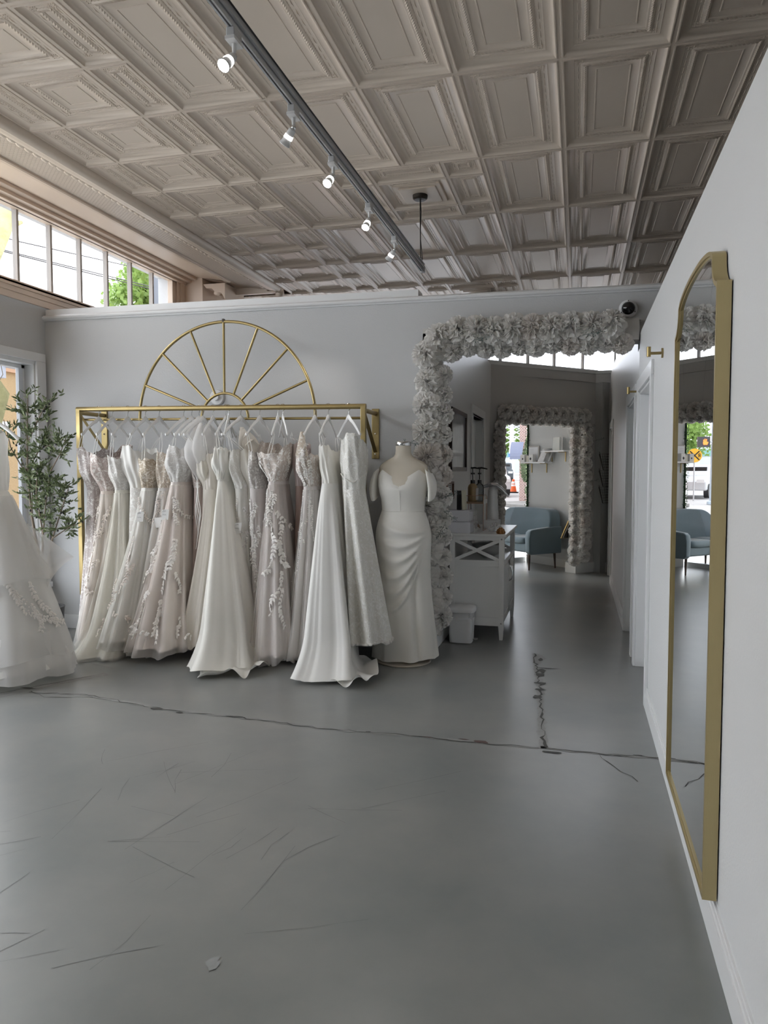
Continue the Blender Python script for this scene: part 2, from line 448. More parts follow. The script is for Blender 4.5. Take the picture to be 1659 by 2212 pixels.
# street window: runs on from the grey wall's end
SW0 = np.array([-.84, 12.52]); SWD = np.array([-.7071, -.7071])
def spt(t, d=0.0): q = SW0 + SWD * t + GD * d; return (float(q[0]), float(q[1]))
win = struct('window_4', MB().add([[*spt(0), .02], [*spt(.95), .02], [*spt(.95), 2.8], [*spt(0), 2.8]], [(0, 1, 2, 3)]), M['streetglass'], smooth=0)
struct('window_10', MB().add([[*spt(.95), .02], [*spt(2.3), .02], [*spt(2.3), 2.8], [*spt(.95), 2.8]], [(0, 1, 2, 3)]), M['clear'], smooth=0)
w = MB()
for t0, t1, z0, z1 in ((0, 2.3, 2.62, 2.8), (0, 2.3, 0, .07), (2.24, 2.3, 0, 2.8), (.93, .97, 0, 2.8)):
    p = [spt(t0, -.02), spt(t0, .04), spt(t1, -.02), spt(t1, .04)]
    v = [[*q, z] for q in p for z in (z0, z1)]
    w.add(v, [(0, 1, 3, 2), (4, 6, 7, 5), (0, 4, 5, 1), (2, 3, 7, 6), (0, 2, 6, 4), (1, 5, 7, 3)])
struct('window_frame', w, M['hallwhite'], win, smooth=0)

# far rear shell of the shop (behind the partition) with an unseen high window added to brighten the ceiling
w = MB()
w.box(-4.9, -1.3, 10.6, 10.8, 0, 2.7).box(-4.9, -1.3, 10.6, 10.8, 3.75, 4.1).box(-1.32, -1.24, 10.0, 10.7, 0, 4.1)
struct('wall_rear', w, M['wall'], smooth=0)
struct('unseen_fill_window', MB().add([[-4.9, 10.7, 2.7], [-4.9, 10.7, 3.75], [-1.3, 10.7, 3.75], [-1.3, 10.7, 2.7]], [(0, 1, 2, 3)]), M['softglass'], smooth=0)
struct('wall_far_right', MB().box(4.5, 4.7, -4.1, 12, 0, 4.1).box(.66, 4.6, 11.43, 11.6, 0, 4.1), M['wall'], smooth=0)
struct('wall_front', MB().box(-5.1, 4.6, -4.3, -4.1, 0, 4.1), M['wallgrey'], smooth=0)

# ------------------------------------------------------------------ left windows
struct('window_8', MB().add([[-4.96, -3.9, 3.2], [-4.96, 5.325, 3.2], [-4.96, 5.325, 3.92], [-4.96, -3.9, 3.92]], [(0, 1, 2, 3)]), M['clear'], smooth=0)
win = struct('window_1', MB().add([[-4.96, 5.325, 3.2], [-4.96, 8.42, 3.2], [-4.96, 8.42, 3.92], [-4.96, 5.325, 3.92]], [(0, 1, 2, 3)]), M['skyglass'], smooth=0)
w = MB()
w.box(-4.93, -4.86, -4.1, 8.52, 3.145, 3.17).box(-4.93, -4.875, -4.1, 8.5, 3.10, 3.145).box(-4.93, -4.885, -4.1, 8.5, 3.04, 3.10).box(-4.97, -4.90, -4.1, 8.45, 3.17, 3.215)
w.box(-4.97, -4.88, -4.1, 8.5, 3.86, 3.93)
w.box(-4.97, -4.9, 8.36, 8.44, 3.2, 3.9).box(-4.93, -4.875, 8.44, 8.5, 3.1, 3.93).box(-4.93, -4.86, 8.5, 8.6, 3.1, 3.95)
struct('window_frame', w, M['cream'], win, smooth=0, bevel=.004)
y = 7.98
while y > -3.8:
    struct('mullion', MB().box(-4.985, -4.935, y - .014, y + .014, 3.2, 3.9), mat('weathered_mullion', (.42, .38, .34), .5) if y > 7.9 else bpy.data.materials['weathered_mullion'], win, smooth=0)
    y -= .4425
struct('window_7', MB().add([[-5.02, .25, .45], [-5.02, 3.6, .45], [-5.02, 3.6, 2.54], [-5.02, .25, 2.54]], [(0, 1, 2, 3)]), M['softglass'], smooth=0)
struct('window_9', MB().add([[-5.02, 3.6, .45], [-5.02, 5.2, .45], [-5.02, 5.2, 2.54], [-5.02, 3.6, 2.54]], [(0, 1, 2, 3)]), M['clear'], smooth=0)
win = struct('window_2', MB().add([[-5.02, 5.2, .45], [-5.02, 5.9, .45], [-5.02, 5.9, 2.54], [-5.02, 5.2, 2.54]], [(0, 1, 2, 3)]), M['streetglass'], smooth=0)
w = MB()
w.box(-4.905, -4.875, -4.1, 6.02, 2.52, 2.60).box(-4.905, -4.875, 5.90, 6.02, .35, 2.52)           # casing on the room face
w.box(-5.05, -4.9, -4.1, 5.93, 2.485, 2.54).box(-5.05, -4.9, 5.885, 5.93, .45, 2.5)                # reveal
w.box(-5.05, -5.0, -4.1, 5.885, 2.45, 2.485).box(-5.05, -5.0, 5.84, 5.885, .45, 2.485)
w.box(-5.1, -4.84, -4.1, 6.0, .40, .45)
struct('window_frame', w, M['trim'], win, smooth=0, bevel=.004)
w = MB().box(-5.012, -4.985, 5.79, 5.84, .45, 2.45)
for y in (5.2, 3.6, 2.0, .33): w.box(-5.05, -5.0, y - .03, y + .03, .45, 2.5)
struct('sash_bar', w, mat('grey_aluminium', (.60, .62, .66), .4), win, smooth=0)

# pillar and its bracket
w = MB().box(-4.95, -4.62, 8.6, 9.25, 0, 4.0)
pil = struct('wall_pillar', w, M['cream'], smooth=0)
w = MB()
prof = [(-.30, 0), (-.26, -.05), (-.18, -.06), (-.14, -.10), (-.05, -.12), (0, -.20), (0, 0)]
w.prism([(a, b) for a, b in prof], (-4.32, 8.62, 3.86), (1, 0, 0), (0, 0, 1), (0, .55, 0))
for i in range(9):
    w.ball((-4.44, 8.66 + i * .058, 3.755), .036, 8, 5, (1.6, .7, 1))
struct('capital', w, M['cream'], pil, smooth=40)

# ------------------------------------------------------------------ right wall doors, trim, baseboards
def door(name, y0, y1, ztop_, xw, sgn, m, slab, depth=.09):
    """cased doorway in a wall at x = xw, casing standing sgn to the room side"""
    a, b = xw, xw + sgn * .018
    x0, x1 = min(a, b), max(a, b)
    w = MB()
    w.box(x0, x1, y0, y0 + .085, 0, ztop_ - .09).box(x0, x1, y1 - .085, y1, 0, ztop_ - .09).box(x0, x1, y0 - .012, y1 + .012, ztop_ - .09, ztop_)
    c, d = xw - sgn * .12, xw
    X0, X1 = min(c, d), max(c, d)
    w.box(X0, X1, y0 + .07, y0 + .095, 0, ztop_ - .085).box(X0, X1, y1 - .095, y1 - .07, 0, ztop_ - .085).box(X0, X1, y0 + .07, y1 - .07, ztop_ - .11, ztop_ - .085)
    r = struct(name, w, m, smooth=0, bevel=.003)
    s0 = xw - sgn * depth; s1 = s0 - sgn * .035
    s = MB().box(min(s0, s1), max(s0, s1), y0 + .09, y1 - .09, .008, ztop_ - .10)
    for za, zb in ((.25, .95), (1.1, 1.95)):
        s.box(min(s0, s0 + sgn * .006), max(s0, s0 + sgn * .006), y0 + .2, y1 - .2, za, zb)
    struct('door_panel', s, slab, r, smooth=0)
    return r
door('door_1', 4.88, 6.03, 2.19, XR, -1, M['trim'], M['trim'])
door('door_2', 6.23, 7.33, 2.19, XR, -1, M['hallwhite'], M['trim'])
d3 = door('door_3', 10.22, 11.15, 2.19, XR, -1, M['hallwhite'], M['hallwhite'], .04)
struct('door_handle', MB().lathe([(.02, 0), (.026, .01), (.026, .03), (.012, .04)], (XR + .04, 10.38, 1.0), 12, Matrix.Rotation(-PI / 2, 4, 'Y')), M['darkmetal'], d3)
door('door_4', 8.17, 9.33, 2.24, -1.15, 1, M['hallwhite'], M['hallwhite'])
def base_x(name, x, sgn, y0, y1, m, h=.13):
    w = MB()
    for d, z0, z1 in ((.016, 0, h - .03), (.012, h - .03, h - .012), (.007, h - .012, h)):
        w.box(min(x, x + sgn * d), max(x, x + sgn * d), y0, y1, z0, z1)
    return struct(name, w, m, smooth=0)
base_x('baseboard_right', XR, -1, -4.1, 4.88, M['trim'])
base_x('baseboard_hall', XR, -1, 7.33, 10.22, M['hallwhite'])
base_x('baseboard_hall_left', -1.15, 1, 6.22, 8.17, M['hallwhite'])
w = MB()
w.box(-1.16, -1.135, 6.03, 6.3, 0, .13)
w.box(XL, -1.135, 6.03, 6.05, 0, .13)
struct('baseboard_back', w, M['trim'], smooth=0, bevel=.003)
w = MB()
abox(w, -.03, .25, -.018, .2, 0, .15); w.box(.235, .43, 11.41, 11.43, 0, .15)
struct('baseboard_hall_end', w, M['hallwhite'], smooth=0, bevel=.004)
# ------------------------------------------------------------------ pressed tin ceiling
ZC = 3.84
BIG = [(0, 0), (.010, 0), (.013, -.009), (.021, -.009), (.024, 0), (.030, .010), (.040, .030), (.054, .043), (.072, .048), (.076, .044), (.080, .050),
       (.116, .050), (.119, .043), (.126, .036), (.138, .034), (.150, .037), (.156, .045), (.159, .050), (.200, .050), (.202, .0445), (.208, .0445), (.210, .050)]
HS = .5
BIG = [(a, b * HS) for a, b in BIG]
NAR = [(0, 0), (.010, 0), (.013, -.009), (.021, -.009), (.024, 0), (.030, .010), (.038, .026), (.048, .036), (.060, .040), (.063, .036), (.067, .041),
       (.092, .041), (.095, .034), (.102, .028), (.112, .027), (.120, .032), (.124, .041)]
NAR = [(a, b * HS) for a, b in NAR]
cm = MB()
PYR_F = [(0, 1, 4), (1, 2, 4), (2, 3, 4), (3, 0, 4)]
pv = []; pf = []; pn = 0
def bumps(x0, x1, y0, y1, step, a, h, z, skew=0.0):
    """little raised beads round a rectangle"""
    global pn
    L = 2 * (x1 - x0 + y1 - y0); n = max(8, int(L / step))
    t = np.arange(n) * L / n
    wx, wy = x1 - x0, y1 - y0
    out = np.zeros((n, 2)); dr = np.zeros((n, 2))
    m = t < wx; out[m] = np.stack([x0 + t[m], np.full(m.sum(), y0)], 1); dr[m] = (1, 0)
    m = (t >= wx) & (t < wx + wy); out[m] = np.stack([np.full(m.sum(), x1), y0 + t[m] - wx], 1); dr[m] = (0, 1)
    m = (t >= wx + wy) & (t < 2 * wx + wy); out[m] = np.stack([x1 - (t[m] - wx - wy), np.full(m.sum(), y1)], 1); dr[m] = (-1, 0)
    m = t >= 2 * wx + wy; out[m] = np.stack([np.full(m.sum(), x0), y1 - (t[m] - 2 * wx - wy)], 1); dr[m] = (0, -1)
    nr = np.stack([-dr[:, 1], dr[:, 0]], 1)
    for k, (p, q) in enumerate(((-1, -1), (1, -1), (1, 1), (-1, 1))):
        c = out + dr * (p * step * .42 + q * skew) + nr * q * a
        pv.append(np.concatenate([c, np.full((n, 1), z)], 1))
    pv.append(np.concatenate([out, np.full((n, 1), z - h)], 1))
    b = pn
    for i in range(n):
        pf.extend([(b + i, b + n + i, b + 4 * n + i), (b + n + i, b + 2 * n + i, b + 4 * n + i), (b + 2 * n + i, b + 3 * n + i, b + 4 * n + i), (b + 3 * n + i, b + i, b + 4 * n + i)])
    pn += 5 * n
def tile(x0, x1, y0, y1, prof, fine=True):
    mn = min(x1 - x0, y1 - y0)
    k = min(1.0, (mn / 2 - .002) / prof[-1][0])
    P = []
    for d, h in prof:
        d *= k
        P.append([[x0 + d, y0 + d, ZC + h], [x1 - d, y0 + d, ZC + h], [x1 - d, y1 - d, ZC + h], [x0 + d, y1 - d, ZC + h]])
    n0 = cm.n
    cm.grid(np.array(P), cv=True)
    e = n0 + (len(prof) - 1) * 4
    cm.F.append((e, e + 1, e + 2, e + 3))
    big = prof is BIG
    d = (.137 if big else .108) * k; hz = ZC + HS * (.036 if big else .029)
    if fine:
        bumps(x0 + d, x1 - d, y0 + d, y1 - d, .022, .008, .007, hz, .006)
        d2 = (.119 if big else .094) * k
        bumps(x0 + d2, x1 - d2, y0 + d2, y1 - d2, .022, .005, .005, ZC + HS * (.050 if big else .041))
        d3 = (.099 if big else .080) * k
        bumps(x0 + d3, x1 - d3, y0 + d3, y1 - d3, .085, .004, .005, ZC + HS * (.050 if big else .041))
        bumps(x0 + .017, x1 - .017, y0 + .017, y1 - .017, .045, .004, .003, ZC - .0054)
        for cx in (x0 + d2 * .93, x1 - d2 * .93):
            for cy in (y0 + d2 * .93, y1 - d2 * .93):
                bumps(cx - .014, cx + .014, cy - .014, cy + .014, .014, .005, .006, ZC + HS * (.050 if big else .041))
PX = [-1.942 + .603 * i for i in range(11)]
PY = [-5.197 + 1.207 * k for k in range(15)]
def border_block(x0, x1, y0, y1):
    a, b = x0 + .305, x1 - .305; c, d = y0 + .305, y1 - .29
    tile(x0, a, y0, c, NAR); tile(a, b, y0, c, NAR); tile(b, x1, y0, c, NAR)
    tile(x0, a, c, d, NAR); tile(a, b, c, d, BIG); tile(b, x1, c, d, NAR)
    tile(x0, a, d, y1, NAR); tile(a, b, d, y1, NAR); tile(b, x1, d, y1, NAR)
for j in range(14):
    y0, y1 = PY[j], PY[j + 1]
    blk = abs(y0 - 5.667) < .1 or abs(y0 - 9.288) < .1
    for i in range(10):
        if blk and i in (0, 1): continue
        tile(PX[i], PX[i + 1], y0, y1, BIG, fine=(y0 > 1.0 and i < 6))
    if blk: border_block(PX[0], PX[2], y0, y1)
    tile(-2.53, -1.942, y0, y1, BIG, fine=y0 > 1)
    for q in range(2):
        a, b = y0 + q * .6035, y0 + (q + 1) * .6035
        tile(-2.812, -2.53, a, b, NAR, fine=y0 > 1); tile(-3.41, -2.812, a, b, BIG, fine=y0 > 1); tile(-3.70, -3.41, a, b, NAR, fine=y0 > 1)
        if y0 > 9.2:
            tile(-4.3, -3.70, a, b, BIG); tile(-4.9, -4.3, a, b, BIG)
cm.add(np.concatenate(pv), pf)
# blank tin behind the panels keeps daylight out
cm.box(-5.2, 4.7, -5.3, 12.2, 3.96, 4.05)
cl = struct('ceiling', cm, M['tin'], smooth=40)

# cornice and soffit above the left clerestory
def runY(mb, prof, y0, y1):
    P = np.array([[[a, y, b] for a, b in prof] for y in (y0, y1)])
    mb.grid(P)
w = MB()
runY(w, [(-3.70, 3.84), (-3.705, 3.80), (-3.72, 3.785), (-3.75, 3.78), (-3.765, 3.79), (-3.79, 3.79), (-3.80, 3.80), (-3.84, 3.80), (-3.86, 3.815), (-3.86, 3.83)], -4.1, 8.96)
for i in range(150):
    y = 8.9 - i * .085
    if y < -.5: break
    w.ball((-3.865, y, 3.812), .032, 8, 4, (.8, 1.25, .45))
w.box(-4.45, -3.70, 8.93, 8.99, 3.78, 3.86).box(-4.45, -3.70, 8.99, 9.03, 3.80, 3.86)
w.ball((-3.74, 9.0, 3.78), .06, 10, 6)
struct('trim_3', w, M['tin'], smooth=40)
def woven():
    m = bpy.data.materials.new('woven_pressed_tin'); m.use_nodes = True
    nt = m.node_tree; L = nt.links; b = nt.nodes['Principled BSDF']
    b.inputs['Base Color'].default_value = (.66, .56, .465, 1); b.inputs['Roughness'].default_value = .45
    tc = _n(nt, 'ShaderNodeTexCoord')
    br = _n(nt, 'ShaderNodeTexBrick'); br.inputs['Scale'].default_value = 14; br.inputs['Mortar Size'].default_value = .05
    br.inputs['Brick Width'].default_value = .5; br.inputs['Row Height'].default_value = .25; br.inputs['Mortar Smooth'].default_value = .8
    L.new(tc.outputs['Object'], br.inputs['Vector'])
    bp = _n(nt, 'ShaderNodeBump'); bp.inputs['Strength'].default_value = .9; bp.inputs['Distance'].default_value = .012; bp.invert = True
    L.new(br.outputs['Fac'], bp.inputs['Height']); L.new(bp.outputs[0], b.inputs['Normal'])
    return m
w = MB(); runY(w, [(-3.86, 3.822), (-4.24, 3.876)], -4.1, 8.94)
struct('ceiling_soffit_woven', w, woven(), smooth=0)
w = MB()
runY(w, [(-4.24, 3.876), (-4.245, 3.862), (-4.262, 3.856), (-4.28, 3.862), (-4.30, 3.862), (-4.305, 3.884), (-4.70, 3.945), (-4.70, 3.915), (-4.725, 3.905), (-4.745, 3.915),
          (-4.775, 3.915), (-4.775, 3.885), (-4.84, 3.885), (-4.84, 3.86), (-4.90, 3.86)], -4.1, 8.62)
runY(w, [(-4.24, 3.876), (-4.35, 3.88), (-4.62, 3.93)], 8.62, 8.94)
struct('ceiling_soffit', w, M['cream'], smooth=0)

# ceiling medallions
w = MB().box(-1.53, -1.13, 6.10, 6.52, 3.85, 3.872).box(-1.49, -1.17, 6.14, 6.48, 3.84, 3.852)
struct('trim_4', w, M['tin'], smooth=0, bevel=.006)
w = MB().box(-1.53, -1.13, 9.73, 10.13, 3.85, 3.872).box(-1.49, -1.17, 9.77, 10.09, 3.84, 3.852)
struct('trim_5', w, M['tin'], smooth=0, bevel=.006)
t = thing('ceiling_rosette', (-1.345, 9.93, 3.85), 'round cream ceiling rosette far behind the white partition', 'ceiling fixture')
MB().lathe([(.001, 3.79), (.04, 3.79), (.05, 3.80), (.085, 3.815), (.10, 3.83), (.10, 3.85)], (-1.345, 9.93, 0), 20).build('canopy', mat('ivory_fixture', (.66, .60, .42), .4), t)

# ------------------------------------------------------------------ track lighting
t = thing('track_lighting_rail', (-1.33, 6.3, 3.2), 'long silver grey track rail hung below the tin ceiling on a cable', 'track light')
XT = -1.312
w = MB()
w.box(XT - .012, XT - .004, -1.0, 6.28, 3.20, 3.226).box(XT + .004, XT + .012, -1.0, 6.28, 3.20, 3.226).box(XT - .012, XT + .012, -1.0, 6.28, 3.222, 3.232)
w.box(XT + .014, XT + .024, -1.0, 6.28, 3.228, 3.252)
w.build('rail', M['rail'], t, smooth=0)
MB().box(XT - .004, XT + .004, -1.0, 6.27, 3.206, 3.222).build('channel', mat('track_channel_dark', (.035, .035, .05), .4), t, smooth=0)
MB().box(XT - .013, XT + .026, 6.28, 6.31, 3.19, 3.245).build('end_cap', M['rail'], t, bevel=.004)
MB().tube([(XT + .030, -1, 3.25), (XT + .030, 3, 3.25), (XT + .030, 6.25, 3.25)], .004, 6).build('wire', M['black'], t)
MB().tube([(-1.325, 6.3, 3.24), (-1.33, 6.3, 3.6), (-1.332, 6.3, 3.84)], .005, 6).build('cable', M['darkmetal'], t)
MB().tube([(-1.318, 6.3, 3.24), (-1.312, 6.3, 3.33), (-1.33, 6.3, 3.5), (-1.322, 6.3, 3.7), (-1.33, 6.3, 3.84)], .0035, 6).build('cord', M['black'], t)
MB().lathe([(.001, 3.80), (.05, 3.802), (.062, 3.812), (.065, 3.85)], (-1.332, 6.3, 0), 20).build('canopy', M['darkmetal'], t)
M['lamp'] = mat('lit_lamp_lens', (1, 1, 1), .3, emit=(1, .97, .93), estr=14)
M['lampglow'] = mat('glowing_lamp_neck', (1, 1, 1), .3, emit=(1, .96, .92), estr=2.0)
M['whitemetal'] = mat('white_lamp_metal', (.66, .66, .66), .35)
def spotlight(y, tilt, yaw, label, r=.022):
    t = thing('track_spotlight', (XT, y, 3.2), label, 'spotlight', 'spotlights clipped to the track rail')
    MB().box(XT - .018, XT + .018, y - .035, y + .035, 3.165, 3.2).build('adapter', M['rail'], t, bevel=.004)
    MB().box(XT - .020, XT + .020, y - .04, y + .04, 3.152, 3.165).lathe([(.008, 3.115), (.009, 3.152)], (XT, y, 0), 10).build('stem', M['whitemetal'], t)
    R = Matrix.Rotation(yaw, 4, 'Z') @ Matrix.Rotation(tilt, 4, 'X')
    j = np.array([XT, y, 3.108])
    MB().ball(tuple(j), .012, 10, 6).build('joint', M['steel'], t)
    h = MB().lathe([(.007, -.002), (.017, -.012), (.019, -.042), (r, -.070), (r + .005, -.086), (r + .002, -.089), (r, -.082)], tuple(j), 20, R, cap=False).build('shade', M['whitemetal'], t)
    MB().lathe([(.0205, -.040), (.0222, -.056)], tuple(j), 20, R, cap=False).build('neck', M['lampglow'], t)
    MB().lathe([(.001, -.083), (r, -.083)], tuple(j), 20, R, cap=False).build('lens', M['lamp'], t)
    l = bpy.data.lights.new('spot', 'SPOT'); l.energy = 7; l.spot_size = 1.0; l.spot_blend = .6; l.color = (1, .95, .88); l.shadow_soft_size = .03
    lo = bpy.data.objects.new('lamp', l); COL.objects.link(lo); lo.parent = t
    d = np.array(R.to_3x3()) @ np.array([0, 0, -.095])
    lo.location = Vector(j + d) - Vector(BASE[t.name][0])
    lo.rotation_euler = R.to_euler()
spotlight(2.12, -1.0, .3, 'first track spotlight, cut off by the top edge of the photo')
spotlight(2.72, -.75, -.3, 'lit track spotlight nearest the camera, bulb facing the viewer')
spotlight(3.34, .75, 1.2, 'track spotlight tilted to the left just behind the nearest lit one')
spotlight(3.92, -.75, -.25, 'third visible spotlight along the track, bulb facing the viewer')
spotlight(4.64, -.65, -.2, 'fourth visible spotlight along the track, bulb facing the viewer')
spotlight(5.32, .75, 1.2, 'farthest track spotlight, tilted, before the hanging cable')
# ------------------------------------------------------------------ gold sunburst rack
YR = 5.68
def zbar(x): return 2.03 - .012 * (x + 2.95)
rack = thing('garment_rack', (-2.97, 6.05, 0), 'gold wall mounted clothes rail topped by a half sunburst arch', 'clothes rack')
X0, X1 = -4.27, -1.655
MB().tube([(X0 - .02, YR, zbar(X0)), (X1 + .02, YR, zbar(X1))], .021, 14).build('front_rail', M['brass'], rack, smooth=50)
YA = 5.74
def zlow(x): return zbar(x) - .088
MB().tube([(X0, YA, zlow(X0)), (X1, YA, zlow(X1))], .011, 10).build('lower_rail', M['brass'], rack, smooth=50)
for x in (X0, X1):
    w = MB().box(x - .02, x + .02, YR - .02, YR + .02, .40, zbar(x))
    w.build('post', M['brass'], rack, smooth=0, bevel=.003)
    w = MB().tube([(x, YR, zbar(x) - .03), (x, 6.03, zbar(x) - .03)], .019, 12)
    w.build('wall_arm', M['brass'], rack, smooth=50)
    MB().box(x - .032, x + .032, 6.035, 6.05, zbar(x) - .41, zbar(x) + .01).build('wall_plate', M['brass'], rack, smooth=0, bevel=.004)
    MB().obox((x - .016, YR + .02, zbar(x) - .05), (.032, 0, 0), (0, .012, -.012), (0, .33, -.30)).build('brace', M['brass'], rack, smooth=0, bevel=.003)
    w = MB()
    for dz in (-.02, -.2, -.37): w.ball((x, 6.033, zbar(x) + dz), .008, 8, 5)
    w.build('screw', M['steel'], rack)
XC = (-3.70 - 2.085) / 2 - .0; RA = .81; ZA0 = zlow(XC)
def arc(r, n, a0=0, a1=PI): return [(XC - r * math.cos(a0 + (a1 - a0) * i / n), YA, ZA0 + .0 + r * math.sin(a0 + (a1 - a0) * i / n)) for i in range(n + 1)]
MB().tube([(XC - RA, YA, ZA0), *arc(RA, 56)[1:-1], (XC + RA, YA, ZA0)], .0125, 10).build('outer_arch', M['brass'], rack, smooth=50)
RH = .215
MB().tube(arc(RH, 26), .0115, 10).build('hub_arch', M['brass'], rack, smooth=50)
for k in range(7):
    a = math.radians((22.0, 44.5, 67.5, 90, 112.5, 135.5, 158)[k])
    MB().tube([(XC - RH * math.cos(a), YA, ZA0 + RH * math.sin(a)), (XC - RA * math.cos(a), YA, ZA0 + RA * math.sin(a))], .0105, 8).build('spoke', M['brass'], rack, smooth=50)
MB().box(XC - .008, XC + .008, YA - .014, YA + .014, ZA0 + RA - .004, ZA0 + RA + .022).build('wall_hook', M['darkmetal'], rack, smooth=0)
t = thing('wall_plate', (-3.115, 6.05, 2.12), 'round white plastic wall plate showing behind the sunburst hub', 'wall fixture')
Rw = Matrix.Rotation(PI / 2, 4, 'X')
MB().lathe([(.07, 0), (.07, .012), (.062, .02), (.03, .022)], (-3.115, 6.05, 2.155), 24, Rw).build('plate', M['whiteplastic'], t)
MB().lathe([(.03, .02), (.028, .045), (.001, .047)], (-3.115, 6.05, 2.155), 16, Rw).build('knob', M['whiteplastic'], t)

# ------------------------------------------------------------------ hangers
def make_hanger(x, rz, label, z=None):
    z = zbar(x) if z is None else z
    h = thing('clothes_hanger', (x, YR, z), label, 'hanger', 'white hangers on the gold rail', rz)
    P = []
    for s in np.linspace(-1, 1, 25):
        a = abs(s)
        y = s * .215
        zz = -.098 - .022 * a - .13 * a ** 1.6 + .02 * max(0, (a - .9) / .1) + .018 * math.exp(-(s / .10) ** 2)
        P.append((0, y, zz))
    w = MB().tube(P, [.0145 + .006 * math.exp(-(s / .18) ** 2) - .003 * abs(s) for s in np.linspace(-1, 1, 25)], 8, flat=.5)
    w.build('shoulder_bar', M['hanger'], h, local=True, smooth=60)
    hk = [(0, .0, -.07), (0, 0, -.045)] + [(.0255 * math.sin(a), .0, .0255 * -math.cos(a) + .0) for a in np.linspace(.2, PI * 1.45, 16)]
    MB().tube(hk, .0026, 6).build('hook', M['steel'], h, local=True, smooth=60)
    return h
# ------------------------------------------------------------------ gowns
def fab(name, col, rough=.55, sheen=.25, transl=.12, var=.04, bump=.15, bscale=260):
    return mat(name, col, rough, 0, var=var, vscale=6, bump=bump, bscale=bscale, bdist=.001, sheen=sheen, transl=transl, spec=.3)
F = {}
F['ivory'] = fab('ivory_satin', (.84, .825, .775), .42)
F['cream'] = fab('cream_satin', (.83, .81, .735), .5)
F['champ'] = fab('champagne_satin', (.74, .695, .63), .45)
F['white'] = fab('white_organza', (.85, .84, .81), .5)
F['blush'] = fab('blush_underlayer', (.76, .68, .625), .6)
F['pink'] = fab('pale_pink_tulle', (.79, .725, .685), .6)
F['mauve'] = fab('mauve_grey_tulle', (.71, .665, .645), .6)
F['grey'] = fab('dove_grey_tulle', (.74, .715, .685), .6)
F['beige'] = fab('soft_beige_satin', (.68, .645, .575), .5)
F['brown'] = fab('dusky_brown_tulle', (.36, .26, .225), .6)
F['rose'] = fab('dusty_rose_tulle', (.60, .505, .475), .6)
F['mann'] = fab('ivory_crepe', (.82, .80, .75), .5, bump=.05)
F['lace_mauve'] = lace('mauve_lace', (.46, .395, .39), (.78, .755, .74), 26, .50)
F['lace_rose'] = lace('rose_lace', (.50, .39, .36), (.80, .76, .73), 26, .50)
F['lace_white'] = lace('white_lace', (.68, .65, .62), (.86, .85, .83), 26, .50)
F['lace_gold'] = lace('bronze_lace', (.42, .33, .22), (.80, .74, .66), 26, .50)
F['lace_champ'] = lace('champagne_lace', (.56, .46, .36), (.80, .75, .68), 26, .50)
F['lace_ivory'] = lace('ivory_lace', (.79, .775, .72), (.90, .89, .86), 26, .50)
F['lace_grey'] = lace('grey_floral_lace', (.50, .46, .44), (.82, .80, .77), 26, .50)
F['lace_nude'] = lace('nude_floral_lace', (.58, .49, .43), (.83, .80, .77), 26, .50)
F['sheer'] = mat('sheer_white_tulle', (.86, .86, .85), .8, alpha=.55, transl=.3, bump=.1, bscale=300, bdist=.001)
F['tulle'] = mat('sheer_ivory_overlay', (.86, .845, .82), .85, alpha=.34, transl=.35)
F['tullepink'] = mat('sheer_blush_overlay', (.84, .79, .76), .85, alpha=.34, transl=.35)
F['veil'] = mat('white_puffed_tulle', (.86, .85, .84), .8, alpha=.72, transl=.35)
F['strap'] = mat('ribbon_strap', (.80, .79, .77), .6)
F['thread'] = mat('applique_thread', (.84, .815, .785), .65, bump=.4, bscale=220, bdist=.002, transl=.1)
F['threadpink'] = mat('blush_applique', (.80, .745, .71), .65, bump=.4, bscale=220, bdist=.002, transl=.1)
F['tag'] = mat('white_paper_tag', (.86, .86, .85), .6)
F['ink'] = mat('tag_ink', (.05, .05, .05), .7)

def ovalring(Fp, Bp, wF, wB, z, phi, e=.85):
    Fp = np.array(Fp, float); Bp = np.array(Bp, float)
    mid = (Fp + Bp) / 2; hf = (Fp - Bp) / 2; l = np.hypot(*hf) + 1e-6; d = hf / l; sd = np.array([-d[1], d[0]])
    t = np.cos(phi); u = np.sin(phi)
    w = wB + (wF - wB) * (1 + t) / 2
    tt = np.sign(t) * np.abs(t) ** e; uu = np.sign(u) * np.abs(u) ** e
    xy = mid + np.outer(tt, hf) + np.outer(w * uu, sd)
    return np.concatenate([xy, np.broadcast_to(np.asarray(z, float), (len(phi),))[:, None]], 1)

